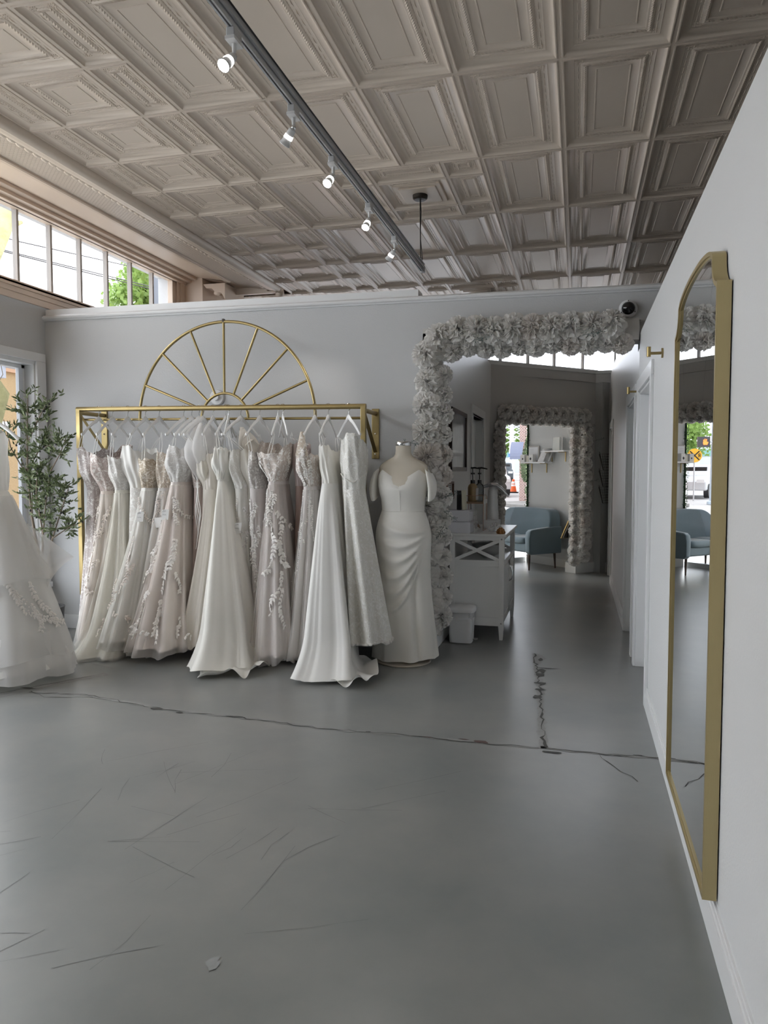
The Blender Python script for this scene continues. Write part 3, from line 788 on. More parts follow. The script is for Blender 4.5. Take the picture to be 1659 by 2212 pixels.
class Gown:
    """name, label ...; plan ovals (front, back, half widths) at rim, bust, waist and hem; phi = 0 is the side towards the room"""
    def __init__(g, name, label, x, rim, bust, waist, hem, zs, mats, seed=1, p=1.25, folds=(9, .02), rimcut=(.03, 0), hemwave=.012, group='bridal gowns on the gold rail',
                 train=0.0, y=YR, z0=0.0, n=120, skirt_from=0.0, drop=None):
        g.rim, g.bust, g.waist, g.hem, g.zs, g.p = rim, bust, waist, hem, zs, p
        g.rng = random.Random(seed); r = g.rng
        g.folds = [(folds[0] + k * 3 + r.randint(-1, 1), r.uniform(0, 6.28), folds[1] * (1, .6, .35)[k], r.uniform(-.6, .6)) for k in range(3)]
        g.hemwave = hemwave; g.train = train; g.rimcut = rimcut; g.drop = drop
        g.root = thing(name, (x, y, z0), label, 'wedding dress', group)
        phi = np.linspace(0, 2 * PI, n, endpoint=False)
        S = np.stack([g.skirt(s, phi) for s in np.linspace(0, 1, 34)])
        MB().grid(S, cv=True).build('skirt', mats[1], g.root, smooth=180)
        if bust is not None:
            B = np.stack([g.bodice(t, phi) for t in np.linspace(0, 1, 18)])
            MB().grid(B, cv=True).build('bodice', mats[0], g.root, smooth=180)
    def skirt(g, s, phi):
        s = np.broadcast_to(np.asarray(s, float), phi.shape); a = s ** g.p
        wf, wb = g.waist, g.hem
        out = np.zeros((len(phi), 3))
        def L(i): 
            A = np.array(wf[i], float); B = np.array(wb[i], float)
            return A + np.multiply.outer(a, B - A) if A.ndim else A + a * (B - A)
        Fp, Bp, wF, wB = L(0), L(1), L(2), L(3)
        if g.train:
            q = np.clip((s - .80) / .2, 0, 1) ** 2 * g.train
            Fp = Fp + np.stack([q * 0, -q], 1)
            wF = wF * (1 + .25 * q / max(g.train, 1e-6) * .6)
        mid = (Fp + Bp) / 2; hf = (Fp - Bp) / 2; l = np.hypot(hf[:, 0], hf[:, 1])[:, None] + 1e-6; d = hf / l; sd = np.stack([-d[:, 1], d[:, 0]], 1)
        t = np.cos(phi); u = np.sin(phi)
        w = wB + (wF - wB) * (1 + t) / 2
        tt = np.sign(t) * np.abs(t) ** .85; uu = np.sign(u) * np.abs(u) ** .85
        off = tt[:, None] * hf + (w * uu)[:, None] * sd
        rad = off / (np.hypot(off[:, 0], off[:, 1])[:, None] + 1e-6)
        f = 0
        for n, ph, am, tw in g.folds:
            c = np.sin(n * phi + ph + tw * s + .5 * np.sin(2 * phi + ph))
            f = f + am * (np.abs(c) ** .7 * np.sign(c))
        amp = (.15 + .85 * s ** 1.1) * np.minimum(1, s * 6 + .15)
        xy = mid + off + rad * (f * amp)[:, None]
        zw, zh = g.zs[2], g.zs[3]
        z = zw + (zh - zw) * s
        z = z + g.hemwave * s ** 3 * (np.sin(5 * phi + g.folds[0][1]) + .6 * np.sin(11 * phi + g.folds[1][1]))
        if g.drop: z = z + g.drop * s ** 3 * (1 - np.cos(phi)) / 2
        z = np.maximum(z, .006)
        return np.concatenate([xy, z[:, None]], 1)
    def bodice(g, t, phi):
        keys = (g.rim, g.bust, g.waist)
        def q(i):
            A, B, C = [np.array(k[i], float) for k in keys]
            return A * (1 - t) ** 2 + (B * 2 - (A + C) / 2) * 2 * t * (1 - t) * 1.0 + C * t * t if False else (A + (B - A) * min(1, t / .4) if t < .4 else B + (C - B) * (1 - math.cos(PI * (t - .4) / .6)) / 2)
        z = g.zs[0] + (g.zs[2] - g.zs[0]) * t
        c1, c2 = g.rimcut
        zz = z + (1 - t) ** 2 * (c1 * np.cos(2 * phi + .4) + c2 * np.cos(phi) + .010 * np.sin(5 * phi + g.folds[2][1]) + .007 * np.sin(11 * phi))
        R = ovalring(q(0), q(1), float(q(2)), float(q(3)), zz, phi)
        m = R[:, :2].mean(0)
        k = .035 * math.sin(PI * t) * np.sin(3 * phi + g.folds[0][1] + 1.5 * t) + .016 * np.sin(7 * phi + 4 * t + g.folds[1][1]) + .012 * np.sin(13 * phi - 5 * t)
        R[:, :2] += (R[:, :2] - m) * k[:, None] * 2
        return R
    def pt(g, s, phi, on_bodice=False):
        """surface point, frame (across, up, out) and scale"""
        s = float(s); e = .01
        f = (lambda a, b: g.bodice(min(1, max(0, a)), np.array([b]))[0]) if on_bodice else (lambda a, b: g.skirt(min(1.0, max(0, a)), np.array([b]))[0])
        P = f(s, phi); du = f(s, phi + e) - f(s, phi - e); ds = f(min(1, s + e), phi) - f(max(0, s - e), phi)
        return P, du / (2 * e), ds / (2 * e)
    def applique(g, name, m, sprays, on_bodice=False, lift=.006, part=None):
        """embroidered leaf sprays and blossoms on the cloth: (s, phi, length, leaf, angle)"""
        r = g.rng
        def leaf(s, phi, l, w, a):
            P, du, ds = g.pt(s, phi, on_bodice)
            lu, ls = np.linalg.norm(du) + 1e-6, np.linalg.norm(ds) + 1e-6
            eu, es = du / lu, ds / ls
            nrm = np.cross(eu, es); nl = np.linalg.norm(nrm)
            if nl < 1e-6: return
            nrm /= nl
            c = (g.skirt(s, np.array([0, PI]))[:, :2].mean(0) if not on_bodice else g.bodice(min(1, max(0, s)), np.array([0, PI]))[:, :2].mean(0))
            if np.dot(nrm[:2], P[:2] - c) < 0: nrm = -nrm
            dx = eu * math.cos(a) + es * math.sin(a); dy = -eu * math.sin(a) + es * math.cos(a)
            b = P + nrm * lift * (.45 + 1.5 * max(0, s) ** 1.5 if not on_bodice else .5)
            v = [b, b + dx * l * .3 + dy * w, b + dx * l * .7 + dy * w * .8, b + dx * l, b + dx * l * .7 - dy * w * .8, b + dx * l * .3 - dy * w, b + dx * l * .5 + nrm * .006]
            mb.add(v, [(0, 1, 6), (1, 2, 6), (2, 3, 6), (3, 4, 6), (4, 5, 6), (5, 0, 6)])
        for s, phi, L, lf, ang_ in sprays:
            mb = MB()
            lf = lf * .60; n = max(3, int(L / (lf * .72)))
            P, du, ds = g.pt(s, phi, on_bodice); lu, ls = np.linalg.norm(du) + 1e-6, np.linalg.norm(ds) + 1e-6
            a = ang_; cs, cp = s, phi
            for k in range(n):
                st = L / n
                a += r.uniform(-.25, .25)
                cp += st * math.cos(a) / lu; cs += st * math.sin(a) / ls
                if not .02 < cs < .985: break
                for sg in (-1, 1):
                    leaf(cs, cp, lf * r.uniform(.75, 1.2), lf * r.uniform(.24, .36), a + sg * r.uniform(.5, 1.0))
                if r.random() < .35:
                    for q in range(5): leaf(cs, cp + r.uniform(-.01, .01), lf * .6, lf * .28, q * 1.2566 + r.random())
            if mb.n: mb.build(name, m, part or g.root, smooth=0)
    def straps(g, hx, hrz, z=None, w=.006):
        """loops from the bodice sides up to the hanger tips"""
        z = zbar(hx) if z is None else z
        for sg, ph in ((-1, 0.0), (1, PI)):
            mb = MB()
            tip = np.array([hx - math.sin(hrz) * sg * .2, YR + math.cos(hrz) * sg * .2, z - .235])
            R = g.bodice(0, np.array([ph]))[0]
            for k in (-1, 1):
                a = R + np.array([k * .012, 0, -.005]); b = tip + np.array([k * .006, 0, -.005])
                mb.tube([a, (a + b) / 2 + np.array([k * .004, 0, 0]), b], .0028, 5)
            mb.tube([tip + np.array([-.006, 0, -.005]), tip + np.array([0, 0, .022]), tip + np.array([.006, 0, -.005])], .0028, 5)
            mb.build('hanging_loop', F['strap'], g.root)
    def overlay(g, m, s0=.02, s1=1.0, grow=.035, drop=.05, nf=13, amp=.012, seed=2, name='tulle_overlay'):
        """sheer outer layer a little longer and fuller than the skirt beneath"""
        r = random.Random(seed); a1, a2, a3 = [r.uniform(0, 6) for _ in range(3)]
        phi = np.linspace(0, 2 * PI, 150, endpoint=False); rows = []
        for q in np.linspace(0, 1, 30):
            S = g.skirt(s0 + (s1 - s0) * q, phi); c = S[:, :2].mean(0); d = S[:, :2] - c; l = np.hypot(d[:, 0], d[:, 1])[:, None] + 1e-6
            f = np.sin(nf * phi + a1 + .5 * q) + .7 * np.sin((nf * 1.7 // 1) * phi + a2) + .4 * np.sin((nf * 2.6 // 1) * phi + a3 - q)
            S[:, :2] += d / l * (.006 + grow * q ** 1.5 + amp * (.15 + q) * f[:, None] * .6)
            S[:, 2] += -drop * q ** 2 + .012 * q ** 4 * np.sin(5 * phi + a2)
            S[:, 2] = np.maximum(S[:, 2], .008)
            rows.append(S)
        MB().grid(np.stack(rows), cv=True).build(name, m, g.root, smooth=180)
    def floor_train(g, p0, p1, L, m, seed=1):
        """cloth that runs on from the hem and lies on the floor"""
        r = random.Random(seed); a1, a2, a3 = [r.uniform(0, 6) for _ in range(3)]
        ph = np.linspace(p0, p1, 60); rows = []
        S = g.skirt(.93, ph); c = g.skirt(1.0, np.linspace(0, 2 * PI, 40))[:, :2].mean(0)
        d = S[:, :2] - c; d /= np.hypot(d[:, 0], d[:, 1])[:, None] + 1e-6
        u = (ph - p0) / (p1 - p0); env = np.sin(PI * np.clip(u, 0, 1)) ** .5
        for q in np.linspace(0, 1, 16):
            R = S.copy()
            R[:, :2] += d * (L * q * env * (1 + .16 * np.sin(5 * u * PI + a1)))[:, None]
            lie = .008 + .030 * (1 + np.sin(9 * ph + a2 + 3 * q)) * (.3 + .7 * q) * env + .02 * (1 + np.sin(17 * ph + a3)) * q * q
            k = min(1, q * 2.2)
            R[:, 2] = S[:, 2] * (1 - k) ** 2 + lie * (1 - (1 - k) ** 2)
            rows.append(R)
        MB().grid(np.stack(rows)).build('train', m, g.root, smooth=180)
    def tagcard(g, s, phi, lines=True):
        P, du, ds = g.pt(s, phi)
        c = P + np.array([0, -.035, 0])
        w = MB().obox(c + np.array([-.03, 0, -.05]), (.056, .012, .004), (0, .0015, 0), (.010, 0, .085))
        o = w.build('price_tag', F['tag'], g.root, smooth=0)
        if lines:
            w = MB(); rr = random.Random(int(P[0] * 1000) & 255)
            for ln in range(2):
                x = .008
                while x < .032:
                    a = c + np.array([-.03 + x + .006, -.0015 + x * .21, .008 + .014 - ln * .03])
                    w.tube([a, a + np.array([.003, .0006, rr.uniform(-.008, .010)]), a + np.array([.006, .0012, rr.uniform(-.004, .004)])], .0008, 4)
                    x += .007
            w.build('handwriting', F['ink'], o, smooth=0)
# Each gown hangs edge-on; plan ovals run from the room side (front) to the wall side (back).
def O(x, yf, yb, wf, wb=None, xb=None): return ((x, yf), (x if xb is None else xb, yb), wf, wf if wb is None else wb)
def hang(x, rz, lab): return make_hanger(x, rz, lab)
HH = 'white wooden hanger holding '

# 1 mauve lace
hang(-4.071, -.10, HH + 'the mauve lace gown, leftmost on the gold rail')
g = Gown('wedding_dress', 'mauve lace strapless gown nearest the olive tree, first on the rail', -4.07,
         O(-4.10, 5.46, 5.86, .10), O(-4.10, 5.48, 5.86, .105), O(-4.09, 5.56, 5.80, .06), O(-4.02, 5.34, 5.88, .15, .1), (1.68, 0, 1.33, .05),
         (F['lace_mauve'], F['lace_mauve']), 11, folds=(7, .016), rimcut=(.03, -.01)); g.straps(-4.071, -.10)
# 2 rose lace over blush
hang(-3.932, -.06, HH + 'the rose lace gown with blush skirt, second from the left')
g = Gown('wedding_dress', 'rose lace bodice gown with blush skirt and leaf embroidery, second on the rail', -3.93,
         O(-3.95, 5.44, 5.88, .12, xb=-3.92), O(-3.95, 5.46, 5.86, .12), O(-3.95, 5.55, 5.78, .06), O(-3.92, 5.22, 5.90, .15, .09), (1.66, 0, 1.33, .10),
         (F['lace_rose'], F['blush']), 12, folds=(8, .03), rimcut=(.035, -.05)); g.straps(-3.932, -.06)
g.overlay(F['tulle'], seed=1)
g.applique('lace_applique', F['threadpink'], [(.1, -.5, .3, .045, 1.5), (.15, .2, .35, .04, 1.6), (.42, -.25, .35, .055, 1.5), (.45, .1, .3, .05, 1.7), (.62, -.4, .3, .05, 1.4), (.1, .8, .3, .04, 1.5)], lift=.022)
# 3 cream tulle with train
hang(-3.781, -.08, HH + 'the cream tulle gown with floor train, third from the left')
g = Gown('wedding_dress', 'cream tulle gown with crumpled lace bodice and train spread on the floor at left', -3.78,
         O(-3.80, 5.46, 5.84, .09), O(-3.79, 5.48, 5.84, .10), O(-3.80, 5.53, 5.78, .055), O(-3.72, 5.12, 5.90, .24, .10), (1.60, 0, 1.34, .02),
         (F['lace_white'], F['cream']), 13, p=1.5, folds=(9, .036), train=.12, hemwave=.004); g.straps(-3.781, -.08)
g.overlay(F['tulle'], seed=2, grow=.05, drop=.01)
# 4 white puff lace
hang(-3.609, -.05, HH + 'the white lace gown with puffed top, fourth from the left')
g = Gown('wedding_dress', 'white gown with puffed tulle top and lace hip, fourth on the rail', -3.61,
         O(-3.66, 5.48, 5.86, .11), O(-3.66, 5.48, 5.86, .12), O(-3.65, 5.54, 5.80, .07), O(-3.60, 5.40, 5.90, .12, .1), (1.68, 0, 1.36, .06),
         (F['white'], F['lace_white']), 14, folds=(7, .014)); g.straps(-3.609, -.05)
# 5 ivory tulle, bronze lace bodice
hang(-3.475, -.12, HH + 'the bronze lace bodice gown, fifth from the left')
g = Gown('wedding_dress', 'ivory tulle gown with bronze lace bodice, leaf embroidery and price tag', -3.47,
         O(-3.51, 5.48, 5.86, .10), O(-3.51, 5.48, 5.86, .115), O(-3.54, 5.53, 5.80, .06), O(-3.56, 5.04, 5.90, .19, .09), (1.61, 0, 1.36, .14),
         (F['lace_gold'], F['white']), 15, p=1.2, folds=(9, .03), rimcut=(.02, -.02)); g.straps(-3.475, -.12)
g.overlay(F['tulle'], seed=3)
g.applique('lace_applique', F['threadpink'], [(.32, .1, .28, .05, 1.5), (.42, .0, .25, .05, 1.7), (.5, .25, .25, .05, 1.4), (.6, -.5, .25, .04, 1.2), (.80, -.3, .3, .05, .5), (.85, -.75, .2, .04, 1.6), (.05, -.5, .35, .03, 1.5)], lift=.022)
g.tagcard(.19, .25)
# 6 champagne lace, grey tulle
hang(-3.241, -.25, HH + 'the champagne lace gown with dove grey skirt, sixth from the left')
g = Gown('wedding_dress', 'dove grey tulle gown with champagne lace bodice beside the bronze one', -3.30,
         O(-3.36, 5.50, 5.86, .075), O(-3.36, 5.50, 5.86, .085), O(-3.39, 5.54, 5.80, .055), O(-3.39, 5.16, 5.90, .15, .08), (1.64, 0, 1.36, .09),
         (F['lace_champ'], F['grey']), 16, p=1.1, folds=(10, .032)); g.straps(-3.30, -.2)
g.overlay(F['tulle'], seed=4, drop=.06)
g.applique('lace_applique', F['threadpink'], [(.03, -.4, .35, .03, 1.5), (.03, .3, .4, .03, 1.6), (.08, 0, .3, .03, 1.4)])
g.tagcard(.22, .2, False)
# 7 pale pink tulle with big flowers
hang(-3.167, -.22, HH + 'the pale pink floral tulle gown, seventh from the left')
g = Gown('wedding_dress', 'pale pink tulle gown with large white embroidered flowers and a hanging tag', -3.16,
         O(-3.22, 5.47, 5.86, .11), O(-3.22, 5.45, 5.86, .13), O(-3.24, 5.50, 5.80, .065), O(-3.21, 5.00, 5.90, .28, .09), (1.68, 0, 1.41, .12),
         (F['lace_white'], F['pink']), 17, p=1.15, folds=(10, .032), rimcut=(.02, .01)); g.straps(-3.167, -.22)
g.overlay(F['tullepink'], seed=5, drop=.045)
g.applique('lace_applique', F['thread'], [(.30, -.25, .35, .06, 1.5), (.34, .55, .35, .06, 1.6), (.40, -.3, .3, .06, 1.8), (.45, .5, .3, .06, 1.5), (.66, -.1, .4, .065, 1.5), (.70, .05, .3, .06, 1.3),
          (.72, -.2, .3, .06, 1.8), (.78, .1, .25, .06, .6), (.80, .75, .3, .065, 1.5), (.84, -.6, .2, .05, .4), (.80, -.15, .25, .055, 2.6), (.1, .5, .35, .045, 1.5), (.08, .1, .25, .04, 1.6), (.55, .55, .2, .05, 1.5)], lift=.022)
g.tagcard(.20, -.15)
# 8 dusty rose behind
hang(-3.098, -.35, HH + 'the dusty rose gown with ribbon ties, eighth from the left')
g = Gown('wedding_dress', 'dusty rose lace gown with loose ribbon ties, half hidden beside the pink floral one', -3.06,
         O(-3.085, 5.55, 5.88, .055), O(-3.085, 5.55, 5.88, .06), O(-3.08, 5.58, 5.82, .045), O(-3.08, 5.44, 5.90, .07), (1.68, 0, 1.36, .06),
         (F['lace_rose'], F['rose']), 18, folds=(7, .012)); g.straps(-3.09, -.3)
w = MB()
for k in range(4):
    w.tube([(-3.03 + .012 * k, 5.50 - .01 * k, 1.42 - .18 * i + .0) if i else (-3.04, 5.52, 1.45) for i in range(1)] + [(-3.03 + .012 * k + .012 * math.sin(i * 1.3 + k), 5.49 - .006 * k, 1.42 - .07 * i) for i in range(1, 9 - k)], .003, 5)
w.build('ribbon', F['strap'], g.root)
# 9 sheer white cape puff over beige satin
hang(-3.064, -.30, HH + 'the beige gown with sheer white tulle cape, ninth from the left')
g = Gown('wedding_dress', 'beige satin gown under a puffed sheer white tulle cape', -2.99,
         O(-3.01, 5.50, 5.84, .075), O(-3.0, 5.50, 5.84, .08), O(-2.985, 5.56, 5.80, .05), O(-2.99, 5.42, 5.90, .09, .07), (1.60, 0, 1.36, .05),
         (F['beige'], F['beige']), 19, folds=(6, .012), rimcut=(.04, .03)); g.straps(-3.04, -.3)
phi = np.linspace(0, 2 * PI, 40, endpoint=False)
PF = np.stack([ovalring((-3.05, 5.60 - a), (-3.03, 5.72 + a), b, b, z + .015 * np.sin(5 * phi), phi) * 1 + np.stack([.016 * np.sin(7 * phi + z * 9), .01 * np.cos(6 * phi), 0 * phi], 1)
               for a, b, z in ((.0, .015, 1.89), (.05, .05, 1.84), (.11, .085, 1.77), (.15, .105, 1.69), (.15, .10, 1.62), (.11, .08, 1.56), (.07, .05, 1.50), (.03, .02, 1.44))])
MB().grid(PF, cv=True).build('tulle_cape', F['veil'], g.root, smooth=180)
# 10 champagne satin
hang(-2.969, .06, HH + 'the plain champagne satin gown, tenth from the left')
g = Gown('wedding_dress', 'plain champagne satin gown with waist seam, left of the ivory satin one', -2.93,
         O(-2.95, 5.52, 5.84, .06), O(-2.95, 5.52, 5.84, .06), O(-2.945, 5.52, 5.80, .055), O(-2.99, 5.20, 5.90, .13, .07), (1.62, 0, 1.35, .10),
         (F['champ'], F['champ']), 20, folds=(6, .024), rimcut=(.0, .02)); g.straps(-2.96, .06)
# 11 ivory satin, the large one in the middle
hang(-2.851, .05, HH + 'the ivory satin ball gown, eleventh from the left')
g = Gown('wedding_dress', 'large ivory satin ball gown with pleated bodice and train, middle of the rail', -2.80,
         O(-2.80, 5.44, 5.84, .075), O(-2.80, 5.42, 5.84, .095), O(-2.80, 5.46, 5.80, .055), O(-2.56, 4.93, 5.90, .30, .06, -2.80), (1.68, 0, 1.42, .05),
         (F['ivory'], F['ivory']), 21, p=1.05, folds=(5, .042), train=.10, rimcut=(.02, .0), hemwave=.01, drop=-.03); g.straps(-2.84, .05)
g.floor_train(-.25, 1.45, .24, F['ivory'], 3)
w = MB()
for i in range(7):
    a = g.bodice(.05, np.array([-.9 + .3 * i]))[0]; b = g.bodice(.95, np.array([-.45 + .15 * i]))[0]
    n = np.array([0, -.006, 0])
    w.tube([a + n, (a + b) / 2 + n * 1.2, b + n], .005, 6)
w.build('bodice_pleat', F['ivory'], g.root)
# 12 ivory floral column
hang(-2.829, .30, HH + 'the ivory floral column gown, twelfth from the left')
g = Gown('wedding_dress', 'ivory floral column gown with thin straps, right of the ivory satin ball gown', -2.70,
         O(-2.70, 5.48, 5.84, .06), O(-2.70, 5.48, 5.84, .065), O(-2.66, 5.50, 5.80, .06), O(-2.53, 5.42, 5.90, .10, .07), (1.66, 0, 1.36, .06),
         (F['lace_ivory'], F['ivory']), 22, folds=(6, .014), rimcut=(0, .01)); g.straps(-2.78, .25)
g.applique('lace_applique', F['thread'], [(.05, -.3, .35, .04, 1.5), (.1, .5, .4, .045, 1.5), (.25, .6, .4, .05, 1.5), (.3, -.2, .4, .045, 1.6), (.45, .7, .35, .05, 1.5), (.5, .2, .3, .045, 1.5), (.62, .7, .3, .05, 1.5)])
g.tagcard(.24, -.1)
# 13 beige with organza bow
hang(-2.716, -.35, HH + 'the beige gown with organza bow, thirteenth from the left')
g = Gown('wedding_dress', 'soft beige beaded gown with a folded organza bow, thirteenth on the rail', -2.60,
         O(-2.62, 5.52, 5.86, .09), O(-2.62, 5.52, 5.86, .10), O(-2.60, 5.56, 5.80, .05), O(-2.55, 5.50, 5.90, .09, .07), (1.64, 0, 1.36, .06),
         (F['beige'], F['beige']), 23, folds=(6, .012), rimcut=(.03, .0)); g.straps(-2.69, -.3)
w = MB()
for cx, ph, hgt in ((-2.66, 0, .24), (-2.61, 1.2, .20), (-2.57, 2.3, .14)):
    P = [[[cx + .05 * math.sin(v * PI) * (u - .5) * 2.2 + .02 * math.sin(u * 7 + ph), 5.58 + .05 * math.cos(u * 5 + ph) * math.sin(v * PI), 1.62 + hgt * (1 - v)] for u in np.linspace(0, 1, 10)] for v in np.linspace(0, 1, 9)]
    w.grid(np.array(P))
w.build('organza_bow', F['champ'], g.root, smooth=180)
# 14 grey floral column
hang(-2.546, -.12, HH + 'the grey floral column gown, fourteenth from the left')
g = Gown('wedding_dress', 'slim grey tulle gown with white leaf embroidery, between beige and corset lace gowns', -2.52,
         O(-2.535, 5.48, 5.84, .05), O(-2.535, 5.48, 5.84, .055), O(-2.53, 5.50, 5.80, .06), O(-2.47, 5.42, 5.90, .09, .07), (1.62, 0, 1.36, .06),
         (F['lace_grey'], F['mauve']), 24, folds=(7, .012), rimcut=(.02, .03)); g.straps(-2.54, -.1)
g.applique('lace_applique', F['thread'], [(.05, -.4, .3, .05, 1.5), (.08, .2, .35, .05, 1.6), (.2, -.1, .3, .055, 1.5), (.22, .5, .3, .05, 1.5), (.4, 0, .3, .05, 1.5)])
# 15 corset lace with mauve tulle
hang(-2.386, .16, HH + 'the corset lace gown with mauve grey skirt, fifteenth from the left')
g = Gown('wedding_dress', 'mauve grey tulle gown with wide corset lace bodice and white leaf sprays', -2.36,
         O(-2.37, 5.46, 5.80, .16, .12), O(-2.37, 5.46, 5.80, .14, .11), O(-2.36, 5.48, 5.78, .055), O(-2.27, 5.18, 5.90, .20, .08), (1.70, 0, 1.42, .09),
         (F['lace_nude'], F['mauve']), 25, p=1.05, folds=(11, .032), rimcut=(-.035, -.03)); g.straps(-2.37, .16)
g.overlay(F['tullepink'], seed=6, nf=15)
g.applique('lace_applique', F['thread'], [(.04, -.4, .3, .045, 1.5), (.06, .3, .4, .045, 1.6), (.16, .3, .3, .06, 1.5), (.26, .15, .35, .065, 1.5), (.22, .75, .35, .055, 1.6), (.36, .35, .25, .06, 1.5), (.52, .5, .35, .06, 1.5), (.62, .5, .3, .06, 1.6), (.05, .0, .3, .04, 1.5)], lift=.022)
g.applique('bodice_lace', F['thread'], [(.1, -1.2, .25, .05, 1.5), (.1, -.6, .25, .05, 1.5), (.1, .5, .25, .05, 1.5), (.1, 1.1, .25, .05, 1.5), (.3, -.9, .2, .05, 1.0), (.3, .8, .2, .05, 2.0)], True)
# 16 brown-pink behind
hang(-2.341, .55, HH + 'the dusky brown gown, sixteenth from the left')
g = Gown('wedding_dress', 'dusky brown tulle gown showing dark between two floral lace gowns', -2.18,
         O(-2.20, 5.60, 5.88, .05), O(-2.20, 5.60, 5.88, .055), O(-2.19, 5.62, 5.84, .045), O(-2.18, 5.55, 5.90, .075), (1.70, 0, 1.38, .06),
         (F['rose'], F['brown']), 26, folds=(7, .012)); g.straps(-2.27, .4)
# 17 halter lace
hang(-2.065, -.08, HH + 'the halter neck lace gown, third from the right')
g = Gown('wedding_dress', 'halter neck floral lace gown hung from a tall lace strap', -2.07,
         O(-2.09, 5.46, 5.84, .085), O(-2.09, 5.46, 5.84, .09), O(-2.07, 5.50, 5.80, .055), O(-2.11, 5.28, 5.90, .12, .07), (1.63, 0, 1.38, .07),
         (F['lace_nude'], F['mauve']), 27, folds=(8, .026), rimcut=(.02, .02)); g.straps(-2.065, -.08)
g.overlay(F['tulle'], seed=7, drop=.03)
w = MB().grid(np.array([[[-2.10 - .055 + .11 * u * 1.0 + (1 - v) * (.06 - .11 * u) * .75, 5.47 - .01 * math.sin(u * PI), 1.62 + .19 * (1 - v)] for u in np.linspace(0, 1, 6)] for v in np.linspace(0, 1, 10)]))
w.build('halter_strap', F['lace_champ'], g.root, smooth=180)
g.applique('lace_applique', F['thread'], [(.03, -.5, .4, .035, 1.5), (.03, .2, .4, .035, 1.6), (.12, -.6, .4, .035, 1.5), (.1, .6, .3, .035, 1.5), (.25, -.7, .3, .035, 1.5), (.45, -.2, .2, .045, 1.5)])
g.applique('bodice_lace', F['thread'], [(.1, -.7, .2, .045, 1.5), (.1, -.1, .2, .045, 1.5), (.1, .5, .2, .045, 1.5), (.4, -.4, .2, .045, 1.5)], True)
# 18 plain ivory
hang(-1.95, .0, HH + 'the plain ivory organza gown, second from the right')
g = Gown('wedding_dress', 'plain ivory gown with narrow bodice, soft gathers and a train, near the right end', -1.92,
         O(-1.925, 5.46, 5.84, .055), O(-1.92, 5.46, 5.84, .06), O(-1.90, 5.46, 5.80, .06), O(-1.74, 4.95, 5.88, .27, .06, -1.88), (1.67, 0, 1.405, .03),
         (F['ivory'], F['white']), 28, p=.92, folds=(6, .036), train=.14, rimcut=(.01, .03), hemwave=.006); g.straps(-1.95, 0)
g.floor_train(.10, 1.75, .26, F['white'], 6)
# 19 ivory lace, last
hang(-1.779, .75, HH + 'the ivory corded lace gown, rightmost on the gold rail')
g = Gown('wedding_dress', 'ivory corded lace gown with V waist and scalloped hem, last on the rail', -1.72,
         O(-1.68, 5.46, 5.80, .11, .1, -1.75), O(-1.68, 5.45, 5.80, .115, .1, -1.75), O(-1.68, 5.46, 5.80, .10, .08, -1.75), O(-1.48, 5.24, 5.88, .19, .10, -1.70), (1.71, 0, 1.36, .22),
         (F['lace_ivory'], F['lace_ivory']), 29, p=1.0, folds=(6, .036), rimcut=(.03, .05), hemwave=.012); g.straps(-1.78, .75)
w = MB()
for i in range(64):
    P_, du, ds = g.pt(1.0, 2 * PI * i / 64)
    w.ball(tuple(P_ + np.array([0, 0, -.004])), .017, 7, 4, (1, .35, .8))
w.build('scalloped_hem', F['thread'], g.root)
P = [g.bodice(.86 - .20 * abs(a) , np.array([a * 1.1]))[0] + np.array([0, -.006, 0]) for a in np.linspace(-1, 1, 15)]
MB().tube(P, .006, 6).build('waist_cord', F['lace_ivory'], g.root)
# ------------------------------------------------------------------ gown at the left edge, on its own hanger
hx, hy, hz = -4.27, 4.62, 1.99
h = thing('clothes_hanger', (hx, hy, hz), 'white hanger at the left edge holding the big white gown', 'hanger', None, -1.1)
P = [(0, s * .215, -.098 - .022 * abs(s) - .13 * abs(s) ** 1.6 + .018 * math.exp(-(s / .10) ** 2)) for s in np.linspace(-1, 1, 25)]
MB().tube(P, .013, 8, flat=.55).build('shoulder_bar', M['hanger'], h, local=True, smooth=60)
MB().tube([(0, 0, -.07), (0, 0, -.045)] + [(.0255 * math.sin(a), 0, -.0255 * math.cos(a)) for a in np.linspace(.2, PI * 1.45, 16)], .0026, 6).build('hook', M['steel'], h, local=True)
rr = thing('window_rail', (-4.3, 3.2, 0), 'gold rail along the window wall, past the left edge', 'clothes rack')
MB().tube([(-4.27, 1.6, 1.99), (-4.27, 4.66, 1.99)], .02, 12).build('front_rail', M['brass'], rr)
for y in (1.62, 4.55): MB().tube([(-4.27, y, 1.99), (-4.88, y, 1.99)], .018, 10).build('wall_arm', M['brass'], rr)
g = Gown('wedding_dress', 'big white layered organza ball gown at the left edge of the photo', -4.22,
         ((-4.10, 4.58), (-4.46, 4.66), .10, .10), ((-4.09, 4.56), (-4.46, 4.66), .12, .11), ((-4.10, 4.55), (-4.40, 4.66), .10, .10), ((-3.62, 4.30), (-4.72, 4.80), .52, .30), (1.72, 0, 1.36, .10),
         (F['white'], F['white']), 31, p=.85, folds=(4, .03), rimcut=(.05, .03), hemwave=.012, group=None)
g.applique('lace_applique', F['thread'], [(.45, -.3, .5, .06, 1.6), (.5, .15, .4, .06, 1.5), (.55, -.15, .5, .06, 1.5), (.35, -.6, .3, .06, 1.5)], lift=.020)
phi = np.linspace(0, 2 * PI, 120, endpoint=False)
